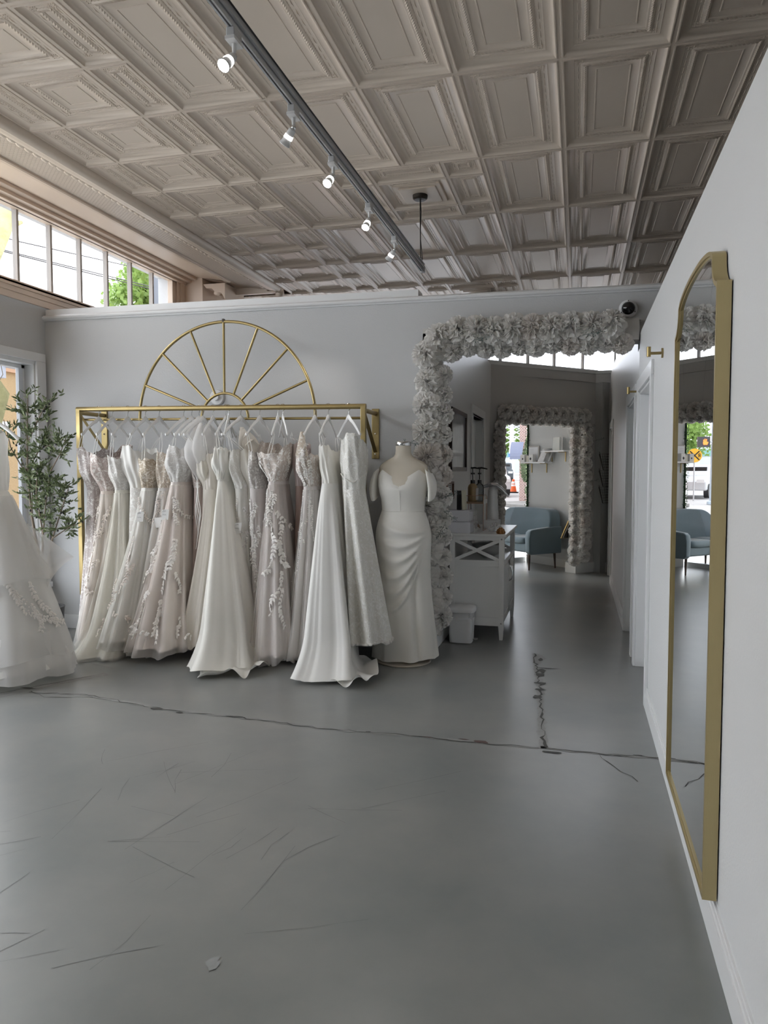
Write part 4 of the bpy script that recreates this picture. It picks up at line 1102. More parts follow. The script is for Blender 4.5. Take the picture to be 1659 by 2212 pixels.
def layer(s0, s1, grow, zdrop, nfold, amp, n=14):
    out = []
    for q in np.linspace(0, 1, n):
        S = g.skirt(s0 + (s1 - s0) * q, phi)
        c = S[:, :2].mean(0); d = S[:, :2] - c; l = np.hypot(d[:, 0], d[:, 1])[:, None]
        S[:, :2] = c + d * (1 + (.012 + grow * q ** 2) / np.maximum(l, .05)) + d / l * (amp * q * (np.sin(nfold * phi + 3 * q) + .5 * np.sin(2.7 * nfold * phi)))[:, None]
        S[:, 2] += zdrop * q ** 3 + .014 * q ** 2 * np.sin(nfold * phi + 1)
        S[:, 2] = np.maximum(S[:, 2], .006)
        out.append(S)
    return np.stack(out)
MB().grid(layer(.05, .93, .015, 0, 7, .014), cv=True).build('organza_overskirt', F['sheer'], g.root, smooth=180)
MB().grid(layer(.03, .52, .03, .02, 6, .022), cv=True).build('upper_flounce', F['sheer'], g.root, smooth=180)
MB().grid(layer(.80, 1.0, .02, -.05, 11, .018), cv=True).build('petticoat', F['veil'], g.root, smooth=180)
w = MB()      # the organza ruffle that stands out on the right
P = []
for i in range(22):
    a = i / 21
    B0, du, ds = g.pt(.20 + .34 * a, .75 + .12 * math.sin(a * 5))
    P.append([B0 + np.array([.92, .25, 0]) * (q * (.05 + .24 * math.sin(PI * min(1, a * 1.12)) ** 2.2)) + np.array([0, .03 * math.sin(q * 4 + a * 9), -.10 * q * a + .03 * math.sin(a * 13) * q]) for q in np.linspace(0, 1, 8)])
w.grid(np.array(P)); w.build('side_ruffle', F['sheer'], g.root, smooth=180)
w = MB()
for sg in (0.0, PI):
    R = g.bodice(0, np.array([sg]))[0]
    tip = np.array([hx + math.cos(1.1 - PI / 2) * (.17 if sg == 0 else -.17), hy + (-.09 if sg == 0 else .09), hz - .22])
    w.tube([R, (R + tip) / 2, tip], .010, 6, flat=.4)
w.build('strap', F['white'], g.root)

# ------------------------------------------------------------------ dress form with the ivory crepe gown
xm, ym = -1.335, 5.70
M['linen'] = mat('natural_linen', (.60, .545, .455), .75, bump=.25, bscale=300, bdist=.001)
fm = thing('dress_form', (xm, ym, 0), 'beige linen dress form with silver neck cap by the flower arch', 'mannequin')
NP = 120
phi = np.linspace(0, 2 * PI, NP, endpoint=False)
def body(z, a, b, yo=0.0, e=1.0):
    c, s = np.cos(phi), np.sin(phi)
    return np.stack([xm + a * np.sign(c) * np.abs(c) ** e, ym + yo + b * np.sign(s) * np.abs(s) ** e, np.full(NP, z)], 1)
TOR = [(1.705, .060, .060, 0), (1.66, .060, .060, 0), (1.635, .064, .062, 0), (1.615, .078, .066, 0), (1.595, .115, .072, .005), (1.575, .155, .078, .008), (1.55, .185, .084, .008), (1.52, .198, .092, .004), (1.48, .196, .104, -.004),
       (1.44, .190, .120, -.014), (1.40, .186, .132, -.020), (1.35, .180, .130, -.016), (1.28, .166, .112, -.006), (1.20, .160, .104, 0), (1.12, .172, .112, 0), (1.02, .198, .126, .004), (.92, .212, .134, .006), (.80, .205, .13, .006), (.70, .16, .10, 0)]
MB().grid(np.stack([body(z, a, b, y) for z, a, b, y in TOR]), cv=True).build('torso', M['linen'], fm, smooth=180)
MB().lathe([(.062, 1.70), (.064, 1.704), (.064, 1.726), (.060, 1.732), (.001, 1.733)], (xm, ym, 0), 24).build('neck_cap', M['steel'], fm)
MB().lathe([(.015, .02), (.015, .72)], (xm, ym, 0), 12).build('pole', M['steel'], fm)
MB().lathe([(.21, 0), (.215, .004), (.21, .012), (.02, .016)], (xm + .02, ym - .05, 0), 36).build('base_plate', mat('beige_base_plate', (.42, .38, .32), .4), fm)
gm = thing('wedding_dress', (xm, ym, .02), 'ivory crepe off shoulder gown draped at the hip, worn by the dress form', 'wedding dress')
def gown(z, a, b, yo, pleat=0.0, off=.008, xo=0.0):
    c, s = np.cos(phi), np.sin(phi)
    r = pleat * np.sin(9 * phi + z * 3) + pleat * .6 * np.sin(15 * phi + 1)
    return np.stack([xm + xo + (a + off + r) * c, ym + yo + (b + off + r) * s, np.full(NP, z)], 1)
TB = [(z, a, b, y) for z, a, b, y in TOR if 1.1 < z < 1.5]
rows = []
for k, (z, a, b, y) in enumerate([(1.475, .197, .108, -.006), (1.44, .192, .122, -.014), (1.40, .188, .134, -.020), (1.35, .182, .132, -.016), (1.28, .168, .114, -.006), (1.20, .162, .106, 0), (1.185, .163, .107, 0)]):
    R = gown(z, a, b, y)
    if k < 3:       # sweetheart neck: two peaks, deep V at the front
        fr = (np.sin(phi) < 0)
        ac = np.abs(np.cos(phi))
        top = np.where(fr, np.where(ac < .72, 1.408 + .105 * (ac / .72) ** .85, 1.513 - .05 * (ac - .72) / .28), 1.463)
        R[:, 2] = top + (1.345 - top) * (k / 3)
    rows.append(R)
MB().grid(np.stack(rows), cv=True).build('bodice', F['mann'], gm, smooth=180)
SK = []
for z in np.linspace(1.185, .035, 90):
    t = (1.185 - z) / 1.15
    if t < .18: a = .163 + (.215 - .163) * math.sin(t / .18 * PI / 2); b = .107 + (.14 - .107) * math.sin(t / .18 * PI / 2)
    elif t < .62: a = .215 - .012 * math.sin((t - .18) / .44 * PI); b = .14
    else: q = (t - .62) / .38; a = .215 + .045 * q; b = .14 + .06 * q
    R = gown(z, a, b, 0, .004 * t, .01, xo=.015 * t)
    # draped swags falling from the right hip to the left knee
    c, s = np.cos(phi), np.sin(phi)
    frt = np.clip(-s, 0, 1)
    sw = np.zeros(NP)
    tq = np.clip((.93 - c) / 1.75, 0, 1)                      # 0 at the right hip, 1 at the left side
    for j in range(6):
        zr = 1.035 - .022 * j; zl = 1.10 - .125 * j; sag = .05 + .045 * j
        zc = zr + (zl - zr) * tq - sag * 4 * tq * (1 - tq) * .8
        wdt = .012 + .026 * tq
        sw += np.exp(-((z - zc) / wdt) ** 2) * (.012 + .014 * np.sin(PI * np.clip(tq, 0, 1)))
    sw *= frt ** .6
    # a slit fold on the right
    sl = np.exp(-((c - .45 - .10 * t) / .07) ** 2) * frt * np.clip((t - .35) / .3, 0, 1)
    R[:, 1] -= sw; R[:, 0] += sw * .3
    R[:, 1] += sl * .028
    R[:, 2] = np.maximum(R[:, 2] + (.02 * np.clip(c, 0, 1) - .012 + .006 * np.sin(7 * phi)) * t ** 6, .018)
    SK.append(R)
MB().grid(np.stack(SK), cv=True).build('skirt', F['mann'], gm, smooth=180)
MB().tube([tuple(gown(1.187, .162, .106, 0, 0, .0095)[i]) for i in range(NP)], .0035, 6, closed=True).build('waist_seam', F['mann'], gm)
for sg in (-1, 1):
    P = []
    for k in range(14):
        a = k / 13
        z = 1.505 - .21 * a
        cx = xm + sg * (.200 + .028 * math.sin(a * 2.2)); cy = ym - .01
        rx, ry = .034 + .010 * math.sin(a * PI), .080 + .01 * math.sin(a * PI)
        P.append([[cx + rx * math.cos(q) * (1 if math.cos(q) * sg > 0 else .55), cy + ry * math.sin(q), z + .03 * math.sin(q * 1) * a - sg * .0 + .02 * (math.cos(q) * -sg) * (1 - a)] for q in np.linspace(0, 2 * PI, 24, endpoint=False)])
    MB().grid(np.array(P), cv=True).build('sleeve', F['mann'], gm, smooth=180)
w = MB()
c = np.cos(phi)
w.tube([(xm + .004, ym - .148, 1.395), (xm + .004, ym - .150, 1.33), (xm + .004, ym - .122, 1.26), (xm + .004, ym - .116, 1.19)], .003, 5)
w.build('front_seam', F['mann'], gm)
# ------------------------------------------------------------------ tissue flower garlands
M['tulle'] = mat('white_tissue_flower', (.92, .905, .88), .8, transl=.5, var=.05, vscale=8)
M['tulle2'] = mat('blush_tissue_flower', (.91, .875, .84), .8, transl=.5, var=.05, vscale=8)
M['sprig'] = mat('blue_green_sprig', (.09, .14, .13), .6)
M['backing'] = mat('garland_backing', (.60, .585, .56), .8)
def flower_mesh(name, seed, m):
    """ruffled pompom of radius 1 opening along +Z"""
    r = random.Random(seed); V = []; FC = []; n = 0
    NT, NR = 90, 7
    th = np.linspace(0, 2 * PI, NT, endpoint=False)
    for k, al in enumerate((.18, .40, .62, .84, 1.06, 1.28, 1.50, 1.75)):
        n1, n2, n3 = r.randint(4, 6), r.randint(9, 13), r.randint(18, 24)
        p1, p2, p3 = r.uniform(0, 6), r.uniform(0, 6), r.uniform(0, 6)
        R = r.uniform(.93, 1.03); tilt = r.uniform(-.12, .12)
        for j in range(NR):
            q = .12 + .88 * j / (NR - 1)
            wave = (.16 * np.sin(n1 * th + p1 + q) + .15 * np.sin(n2 * th + p2 - q * 2) + .11 * np.sin(n3 * th + p3)) * q ** 1.6
            a = al * (.55 + .45 * q) + wave * (.75 if k else .9) + tilt * np.cos(th + p2)
            d = q * R * (1 + .06 * np.sin(n2 * th + p3) * q) * (.9 + .1 * math.cos(al))
            t2 = th + .10 * np.sin(n2 * th + p1) * q
            V.append(np.stack([np.sin(a) * np.cos(t2) * d, np.sin(a) * np.sin(t2) * d, np.cos(a) * d * .92 - .12], 1))
        for j in range(NR - 1):
            for i in range(NT):
                i2 = (i + 1) % NT; b = n + j * NT
                FC.append((b + i, b + i2, b + NT + i2, b + NT + i))
        n += NR * NT
    me = bpy.data.meshes.new(name); me.from_pydata(np.concatenate(V).tolist(), [], FC); me.validate()
    me.polygons.foreach_set('use_smooth', [True] * len(me.polygons)); me.materials.append(m)
    return me
FM = [flower_mesh('tissue_flower_a', 1, M['tulle']), flower_mesh('tissue_flower_b', 2, M['tulle']), flower_mesh('tissue_flower_c', 3, M['tulle2']), flower_mesh('tissue_flower_d', 4, M['tulle'])]
gr = random.Random(21)
def flower(root, p, nrm, rad, k=None, stretch=1.0):
    o = bpy.data.objects.new('tissue_flower', FM[gr.choice((0, 1, 3, 0, 1, 3, 2)) if k is None else k]); COL.objects.link(o)
    o.parent = root
    b, rz = BASE[root.name]
    q = Vector(nrm).normalized().to_track_quat('Z', 'Y')
    o.rotation_euler = (q.to_matrix() @ Matrix.Rotation(gr.uniform(0, 6.28), 3, 'Z')).to_euler()
    o.location = Vector(p) - Vector(b)
    o.scale = (rad, rad, rad * stretch)
    BASE[o.name] = (Vector(b), 0)
    return o
def sprig(root, p, d, n=9, s=.05):
    mb = MB(); p = np.array(p); d = np.array(d, float); d /= np.linalg.norm(d)
    mb.tube([p, p + d * s * 1.5, p + d * s * 3], .0015, 4)
    for i in range(n * 3):
        c = p + d * s * 3 * gr.uniform(.1, 1) + np.array([gr.uniform(-1, 1), gr.uniform(-.4, .4), gr.uniform(-1, 1)]) * s * .5
        e = np.array([gr.uniform(-1, 1), gr.uniform(-.5, .2), gr.uniform(-1, 1)]); e /= np.linalg.norm(e); q = np.array([-e[2], .2, e[0]])
        l = s * .32
        mb.add([c, c + e * l * .5 + q * l * .18, c + e * l, c + e * l * .5 - q * l * .18], [(0, 1, 2, 3)])
    mb.build('leaf_sprig', M['sprig'], root, smooth=0)

ga = thing('flower_garland', (-1.16, 6.0, 0), 'large garland of white tissue flowers framing the hall opening, nearest one', 'garland')
w = MB().box(-1.24, -1.08, 5.985, 6.048, .14, 2.62).box(-1.24, XR - .01, 5.985, 6.048, 2.50, 2.66)
w.build('backing', M['backing'], ga, smooth=0)
z = .24; i = 0
while z < 2.36:
    flower(ga, (-1.185 + gr.uniform(-.012, .012), 5.945, z), (-.25 + gr.uniform(-.15, .15), -1, gr.uniform(-.25, .25)), .136 * gr.uniform(.95, 1.07))
    z += .198 + gr.uniform(-.01, .01)
z = .30
while z < 2.34:
    flower(ga, (-1.075, 5.99 + gr.uniform(-.02, .02), z), (.75, -.65 + gr.uniform(-.2, .2), gr.uniform(-.2, .2)), .100 * gr.uniform(.92, 1.08))
    z += .165 + gr.uniform(-.012, .012)
flower(ga, (-1.20, 5.94, 2.44), (-.35, -1, .2), .135); flower(ga, (-1.10, 5.94, 2.575), (-.1, -1, .4), .130); flower(ga, (-1.0, 5.98, 2.47), (.4, -.8, -.4), .11)
x = -.945
while x < .36:
    flower(ga, (x, 5.945, 2.605 - .008 * x + gr.uniform(-.012, .014)), (gr.uniform(-.2, .2), -1, .25 + gr.uniform(-.2, .2)), .132 * gr.uniform(.95, 1.08), stretch=1.0)
    x += .148 + gr.uniform(-.008, .008)
x = -.86
while x < .38:
    flower(ga, (x, 5.985 + gr.uniform(-.015, .015), 2.485 + gr.uniform(-.012, .008)), (gr.uniform(-.25, .25), -.75, -.7), .095 * gr.uniform(.92, 1.08))
    x += .128 + gr.uniform(-.01, .01)
for p, d in (((-1.26, 5.92, 1.72), (-1, -.2, .1)), ((-.82, 5.87, 2.53), (1, -.2, .1)), ((.02, 5.87, 2.53), (1, -.2, .1)), ((-1.06, 5.90, 1.28), (1, -.3, .4)), ((-1.05, 5.9, 1.18), (1, -.4, -.6)), ((-1.10, 5.86, .95), (.6, -.3, 1))):
    sprig(ga, p, d)

gb = thing('flower_garland', (*ang(-.5, -.05), 0), 'far garland of white tissue flowers framing the bright vestibule doorway', 'garland')
NR_ = np.array([.7071, -.7071]); TR_ = np.array([.7071, .7071])
def gp(x, d, z): q = ang(x, -d); return (q[0], q[1], z)
def gnv(t, n, z): q = TR_ * t + NR_ * n; return (q[0], q[1], z)
w = MB(); abox(w, -1.07, -.99, -.04, 0, .15, 2.3); abox(w, -.01, .09, -.04, 0, .15, 2.3); abox(w, -1.07, .09, -.04, 0, 2.2, 2.33)
w.build('backing', M['backing'], gb, smooth=0)
for x0, sg, r0, r1, off in ((-1.085, -1, .088, .072, .055), (.045, 1, .112, .095, .115)):
    z = .26
    while z < 2.2:
        flower(gb, gp(x0 + gr.uniform(-.01, .01), .08, z), gnv(sg * .2, 1, gr.uniform(-.25, .25)), r0 * gr.uniform(.94, 1.06))
        z += r0 * 1.5
    z = .20
    while z < 2.2:
        flower(gb, gp(x0 - sg * off, .03 + gr.uniform(-.01, .02), z), gnv(-sg * .8, .7, gr.uniform(-.25, .25)), r1 * gr.uniform(.94, 1.06))
        z += r1 * 1.5
x = -1.02
while x < .06:
    flower(gb, gp(x, .08, 2.30 + gr.uniform(-.01, .01)), gnv(gr.uniform(-.2, .2), 1, .3), .115 * gr.uniform(.94, 1.06)); x += .105
x = -.95
while x < -.02:
    flower(gb, gp(x, .04, 2.20), gnv(gr.uniform(-.2, .2), .7, -.7), .085 * gr.uniform(.94, 1.06)); x += .10
for x, d, z in ((-.2, .17, 2.2), (.0, .15, 2.12), (.03, .19, 1.35), (.16, .1, 1.95)):
    sprig(gb, gp(x, d, z), gnv(.8, .3, .2), 7, .045)
# ------------------------------------------------------------------ white console cabinet
M['cabwhite'] = mat('white_lacquer', (.74, .74, .73), .28)
cab = thing('console_cabinet', (-.86, 7.1, 0), 'white wooden cabinet with X shaped side rails standing in the hall', 'cabinet')
cx0, cx1, cy0, cy1, ct = -1.105, -.622, 6.55, 7.70, .925
MB().box(cx0 - .02, cx1 + .022, cy0 - .02, cy1 + .02, ct, ct + .022).build('top', M['cabwhite'], cab, smooth=0, bevel=.004)
for x in (cx0, cx1 - .045):
    for y in (cy0, cy1 - .045):
        w = MB().box(x, x + .045, y, y + .045, .12, ct)
        v = [[x, y], [x + .045, y], [x + .045, y + .045], [x, y + .045]]; c = [x + .0225, y + .0225]
        w.add([[c[0] + (a - c[0]) * .62, c[1] + (b - c[1]) * .62, .0] for a, b in v] + [[a, b, .12] for a, b in v], [(3, 2, 1, 0), (0, 1, 5, 4), (1, 2, 6, 5), (2, 3, 7, 6), (3, 0, 4, 7)])
        w.build('leg', M['cabwhite'], cab, smooth=0)
ys = cy0 + .006
for yy in (cy0 + .006, cy1 - .03):
    MB().box(cx0 + .045, cx1 - .045, yy, yy + .022, .885, ct).box(cx0 + .045, cx1 - .045, yy, yy + .022, .655, .71).build('side_rail', M['cabwhite'], cab, smooth=0, bevel=.002)
    w = MB()
    for s in (0, 1):
        a = (cx0 + .045, .885 if s == 0 else .71); b = (cx1 - .045, .71 if s == 0 else .885)
        d = np.array([b[0] - a[0], 0, b[1] - a[1]]); n = np.array([-d[2], 0, d[0]]); n /= np.linalg.norm(n)
        w.obox(np.array([a[0], yy + .004 + .003 * s, a[1]]) - n * .014, d, (0, .014, 0), n * .028)
    w.build('cross_brace', M['cabwhite'], cab, smooth=0)
    MB().box(cx0 + .045, cx1 - .045, yy + .008, yy + .016, .15, .655).box(cx0 + .045, cx1 - .045, yy + .002, yy + .02, .125, .20).build('side_panel', M['cabwhite'], cab, smooth=0)
MB().box(cx0 + .01, cx1 - .01, cy0 + .02, cy1 - .02, .665, .683).build('shelf', M['cabwhite'], cab, smooth=0)
MB().box(cx0 + .01, cx1 - .03, cy0 + .02, cy1 - .02, .13, .148).box(cx0, cx0 + .012, cy0 + .02, cy1 - .02, .13, .66).build('carcass', M['cabwhite'], cab, smooth=0)
MB().box(cx1 - .03, cx1 - .008, cy0 + .045, cy1 - .045, .885, ct).box(cx1 - .03, cx1 - .008, cy0 + .045, cy1 - .045, .655, .70).build('front_rail', M['cabwhite'], cab, smooth=0)
for k in range(2):
    y0 = cy0 + .05 + k * .53; y1 = y0 + .52
    d = MB().box(cx1 - .028, cx1 - .008, y0, y1, .15, .65)
    d.box(cx1 - .010, cx1 - .003, y0, y0 + .06, .15, .65).box(cx1 - .010, cx1 - .003, y1 - .06, y1, .15, .65).box(cx1 - .010, cx1 - .003, y0, y1, .59, .65).box(cx1 - .010, cx1 - .003, y0, y1, .15, .21)
    dr = d.build('door', M['cabwhite'], cab, smooth=0, bevel=.002)
    yh = y1 - .03 if k == 0 else y0 + .03
    MB().tube([(cx1 - .003, yh, .60), (cx1 + .02, yh, .59), (cx1 + .03, yh, .53), (cx1 + .02, yh, .47), (cx1 - .003, yh, .46)], .005, 8).build('handle', M['steel'], dr)
w = MB()
for x, zz in ((cx0 + .022, .90), (cx1 - .022, .90), (cx1 - .022, .15), (cx0 + .022, .15)):
    w.lathe([(.008, 0), (.007, .003), (.001, .003)], (x, cy0, zz), 12, Matrix.Rotation(PI / 2, 4, 'X'))
w.build('screw', M['steel'], cab)
CT = ct + .022
# things on and in the cabinet
t = thing('mixing_bowl', (-.82, 7.05, .683), 'pale grey bowl on the open shelf of the white cabinet', 'bowl')
MB().lathe([(.05, .684), (.055, .69), (.10, .715), (.14, .76), (.155, .81), (.150, .812), (.135, .765), (.09, .72), (.001, .70)], (-.82, 7.05, 0), 28, cap=False).build('bowl', mat('grey_stoneware', (.38, .38, .37), .45), t)
for k in range(2):
    z0 = CT + k * .104
    t = thing('storage_box', (-1.0, 6.66, z0), ('lower' if k == 0 else 'upper') + ' white storage box with wire end in the stack on the cabinet', 'box', 'white boxes stacked on the cabinet')
    x0, x1 = -1.118 + .004 * k, -.925 - .006 * k
    MB().box(x0, x1, 6.55, 6.80, z0, z0 + .10).build('body', mat('lilac_white_card', (.66, .655, .69), .6) if k == 0 else bpy.data.materials['lilac_white_card'], t, smooth=0, bevel=.003)
    w = MB()
    X = x1 + .034
    for q in range(6): w.tube([(X, 6.56 + q * .046, z0 + .004), (X, 6.56 + q * .046, z0 + .096)], .0022, 5)
    for q in range(3): w.tube([(X, 6.56, z0 + .006 + q * .045), (X, 6.79, z0 + .006 + q * .045)], .0022, 5)
    for y in (6.56, 6.79):
        for zz in (.004, .096): w.tube([(x1, y, z0 + zz), (X, y, z0 + zz)], .0022, 5)
    w.build('wire_front', M['steel'], t)
t = thing('notebook', (-1.03, 6.66, CT + .206), 'black notebook standing upright on the white storage boxes', 'book')
MB().box(-1.055, -1.018, 6.62, 6.76, CT + .206, CT + .378).build('cover', M['black'], t, smooth=0, bevel=.002)
t = thing('card_pad', (-1.0, 6.66, CT + .206), 'cream card pad leaning beside the black notebook', 'card')
MB().obox((-1.006, 6.62, CT + .206), (.024, 0, .0), (0, .13, 0), (-.008, 0, .174)).build('pad', mat('cream_card', (.66, .64, .50), .6), t, smooth=0)
M['rosegold'] = mat('rose_gold_wire', (.42, .25, .17), .35, .8)
t = thing('wire_stand', (-.86, 7.0, CT), 'rose gold wire stand with a raised shelf on the cabinet top', 'stand')
sx0, sx1, sy0, sy1, sz = -1.02, -.845, 6.86, 7.12, CT + .255
w = MB()
for y in (sy0, sy1):
    w.tube([(sx0, y, CT + .003), (sx0, y, sz + .06), (sx0 + .01, y, sz + .072), (sx1 - .01, y, sz + .072), (sx1, y, sz + .06), (sx1, y, CT + .003)], .0032, 6)
for x in (sx0, sx1):
    for zz in (CT + .004, sz): w.tube([(x, sy0, zz), (x, sy1, zz)], .0032, 6)
for zz in (sz,):
    for y in (sy0, sy1): w.tube([(sx0, y, zz), (sx1, y, zz)], .0032, 6)
w.build('wire_frame', M['rosegold'], t)
MB().box(sx0, sx1, sy0, sy1, sz + .002, sz + .014).build('shelf', mat('bronze_shelf', (.22, .15, .09), .4, .3), t, smooth=0)
MB().box(sx1 - .004, sx1 + .004, sy0, sy1, sz - .006, sz + .03).build('white_edge', M['cabwhite'], t, smooth=0)
def bottle(x, y, z, col, label, r=.042, hgt=.14, glassy=False):
    t = thing('pump_bottle', (x, y, z), label, 'bottle', 'pump bottles on the wire stand')
    MB().lathe([(r * .9, 0), (r, .008), (r, hgt * .78), (r * .85, hgt * .9), (r * .4, hgt), (r * .36, hgt + .02)], (x, y, z), 22).build('bottle_body', col, t)
    w = MB().lathe([(r * .45, hgt + .0), (r * .45, hgt + .03), (r * .2, hgt + .035), (.005, hgt + .036), (.005, hgt + .12)], (x, y, z), 12)
    w.lathe([(r * .42, hgt + .085), (r * .42, hgt + .10)], (x, y, z), 12)
    w.tube([(x - .018, y, z + hgt + .145), (x + .02, y, z + hgt + .147), (x + .075, y - .01, z + hgt + .135)], [.008, .008, .005], 8)
    w.tube([(x, y, z + hgt + .1), (x, y, z + hgt + .145)], .005, 8)
    w.build('pump', M['black'], t)
    return t
b = bottle(-.955, 6.93, sz + .014, mat('amber_lotion_bottle', (.26, .175, .085), .3), 'amber lotion pump bottle with black pump on the wire stand', .046, .17)
MB().box(-.925, -.905, 6.90, 6.965, sz + .03, sz + .14).build('label', mat('grey_paper_label', (.55, .55, .54), .6), b, smooth=0)
bottle(-.905, 7.04, sz + .014, glass('clear_bottle', (.72, .74, .74), .1), 'clear pump bottle behind the amber one on the wire stand', .042, .17)
t = thing('glass_jar', (-.99, 7.06, sz + .014), 'small clear faceted jar at the back of the wire stand', 'jar')
MB().lathe([(.03, 0), (.036, .01), (.036, .075), (.03, .085), (.026, .085), (.03, .072), (.03, .01), (.001, .006)], (-.985, 7.06, sz + .014), 8, cap=False).build('jar', mat('faceted_chrome_glass', (.6, .6, .6), .1, .7), t, smooth=0)
t = thing('hair_claw', (-.93, 7.0, CT), 'tortoiseshell hair claw lying under the wire stand', 'hair clip')
w = MB()
for q in range(7):
    a = .4 + q * .33
    w.tube([(-.93 + .045 * math.cos(a), 6.98 + q * .006, CT + .004 + .045 * math.sin(a)), (-.93 + .02 * math.cos(a), 6.98 + q * .006, CT + .02 + .05 * math.sin(a)), (-.93, 6.98, CT + .01)], [.008, .01, .004], 6)
w.build('claw', mat('tortoiseshell', (.11, .045, .02), .25), t)
# white kettle-like appliance with chrome lever
t = thing('countertop_steamer', (-.80, 7.35, CT), 'white counter appliance with a curved chrome arm behind the bottles', 'appliance')
w = MB()
P = []
for zz, a, bb in ((0, .062, .075), (.02, .064, .078), (.15, .058, .07), (.28, .05, .062), (.36, .046, .058), (.395, .034, .045), (.405, .001, .001)):
    P.append([[-.815 + a * math.cos(q), 7.36 + bb * math.sin(q), CT + .0 + zz] for q in np.linspace(0, 2 * PI, 24, endpoint=False)])
w.grid(np.array(P), cv=True); w.build('body', M['cabwhite'], t, smooth=60)
w = MB().tube([(-.90, 7.33, CT + .40), (-.83, 7.33, CT + .425), (-.77, 7.33, CT + .415), (-.72, 7.33, CT + .375), (-.68, 7.33, CT + .33), (-.655, 7.33, CT + .31)], [.016, .02, .021, .020, .016, .006], 12, flat=1.5)
w.build('chrome_arm', M['steel'], t, smooth=80)
t = thing('white_carton', (-.79, 7.20, CT), 'low white carton in front of the chrome armed appliance', 'box')
MB().box(-.875, -.725, 7.10, 7.26, CT, CT + .085).build('carton', M['cabwhite'], t, smooth=0, bevel=.004)
t = thing('plastic_bag', (-.73, 6.80, CT), 'crumpled clear plastic bag on the cabinet top by the amber clip', 'bag')
rb = random.Random(4); P = []
for i in range(12):
    P.append([[-.73 + .07 * math.cos(q) * (1 - (i / 11) ** 2 * .7) * rb.uniform(.75, 1.1), 6.85 + .09 * math.sin(q) * (1 - (i / 11) ** 2 * .6) * rb.uniform(.75, 1.1), CT + .002 + .085 * (i / 11) * rb.uniform(.7, 1)] for q in np.linspace(0, 2 * PI, 18, endpoint=False)])
MB().grid(np.array(P), cv=True).build('bag', mat('thin_clear_film', (.8, .8, .8), .15, alpha=.35, spec=.8), t, smooth=0)
t = thing('scrunched_ornament', (-.66, 6.60, CT), 'small amber brown scalloped ornament on the front corner of the cabinet', 'ornament')
w = MB()
for ring, (rr, zz, s) in enumerate(((.026, .014, .016), (.020, .032, .015), (.010, .046, .012))):
    for q in range(8 - ring * 2):
        a = 2 * PI * q / (8 - ring * 2) + ring * .4
        w.ball((-.655 + rr * math.cos(a), 6.585 + rr * math.sin(a), CT + zz), s, 8, 5)
w.ball((-.655, 6.585, CT + .022), .026, 10, 6).build('ornament', mat('amber_resin', (.26, .11, .025), .3, var=.5, vscale=60), t)

# pedal bin
t = thing('pedal_bin', (-.985, 6.43, 0), 'white plastic pedal bin on the floor in front of the white cabinet', 'bin')
w = MB()
P = []
for zz, k in ((.005, .90), (.02, .93), (.24, 1.0), (.262, 1.01)):
    q = []
    for a in np.linspace(0, 2 * PI, 36, endpoint=False):
        c, s = math.cos(a), math.sin(a)
        q.append([-.975 + .108 * k * math.copysign(abs(c) ** .35, c), 6.43 + .10 * k * math.copysign(abs(s) ** .35, s), zz])
    P.append(q)
w.grid(np.array(P), cv=True); w.F.append(tuple(range(36))[::-1]); w.build('bucket', M['whiteplastic'], t, smooth=50)
w = MB(); P = []
for zz, k in ((.272, 1.03), (.275, 1.12), (.296, 1.13), (.312, 1.08), (.318, .95), (.318, .02)):
    P.append([[-.975 + .108 * k * math.copysign(abs(math.cos(a)) ** .35, math.cos(a)), 6.43 + .10 * k * math.copysign(abs(math.sin(a)) ** .35, math.sin(a)), zz] for a in np.linspace(0, 2 * PI, 36, endpoint=False)])
w.grid(np.array(P), cv=True); w.build('lid', M['whiteplastic'], t, smooth=50)
P = [[[-.975 + (.112 + .004 * math.sin(a * 9) + .003 * math.sin(a * 17)) * math.copysign(abs(math.cos(a)) ** .35, math.cos(a)), 6.43 + (.105 + .004 * math.sin(a * 11)) * math.copysign(abs(math.sin(a)) ** .35, math.sin(a)), .272 - .05 * q - .008 * math.sin(a * 7) * q] for a in np.linspace(0, 2 * PI, 72, endpoint=False)] for q in np.linspace(0, 1, 5)]
MB().grid(np.array(P), cv=True).build('liner', mat('bin_liner_film', (.78, .78, .79), .25, alpha=.6), t, smooth=180)
MB().box(-.875, -.83, 6.40, 6.46, .028, .036).box(-.89, -.87, 6.415, 6.445, .02, .036).build('pedal', M['steel'], t, smooth=0, bevel=.003)

# frames on the hall's left wall
def wallframe(label, y0, y1, z0, z1, fr, art, wd=.035, name='picture_frame'):
    t = thing(name, (-1.15, (y0 + y1) / 2, z0), label, 'picture frame')
    w = MB().box(-1.15, -1.118, y0, y1, z0, z0 + wd).box(-1.15, -1.118, y0, y1, z1 - wd, z1).box(-1.15, -1.118, y0, y0 + wd, z0, z1).box(-1.15, -1.118, y1 - wd, y1, z0, z1)
    w.build('frame', fr, t, smooth=0)
    MB().box(-1.15, -1.135, y0 + wd, y1 - wd, z0 + wd, z1 - wd).build('picture', art, t, smooth=0)
    return t
M['darkframe'] = mat('dark_walnut_frame', (.035, .02, .014), .35)
wallframe('large dark framed print under glass on the hall wall past the garland', 6.72, 7.68, 1.5, 2.09, M['darkframe'], mat('grey_print_under_glass', (.30, .31, .33), .12, var=.25, vscale=9), .04)
f = wallframe('small red brown framed notice on the hall wall above the white boxes', 6.50, 6.86, 1.245, 1.405, mat('red_brown_frame', (.12, .045, .025), .4), mat('white_notice_paper', (.5, .5, .49), .5), .02)
w = MB()
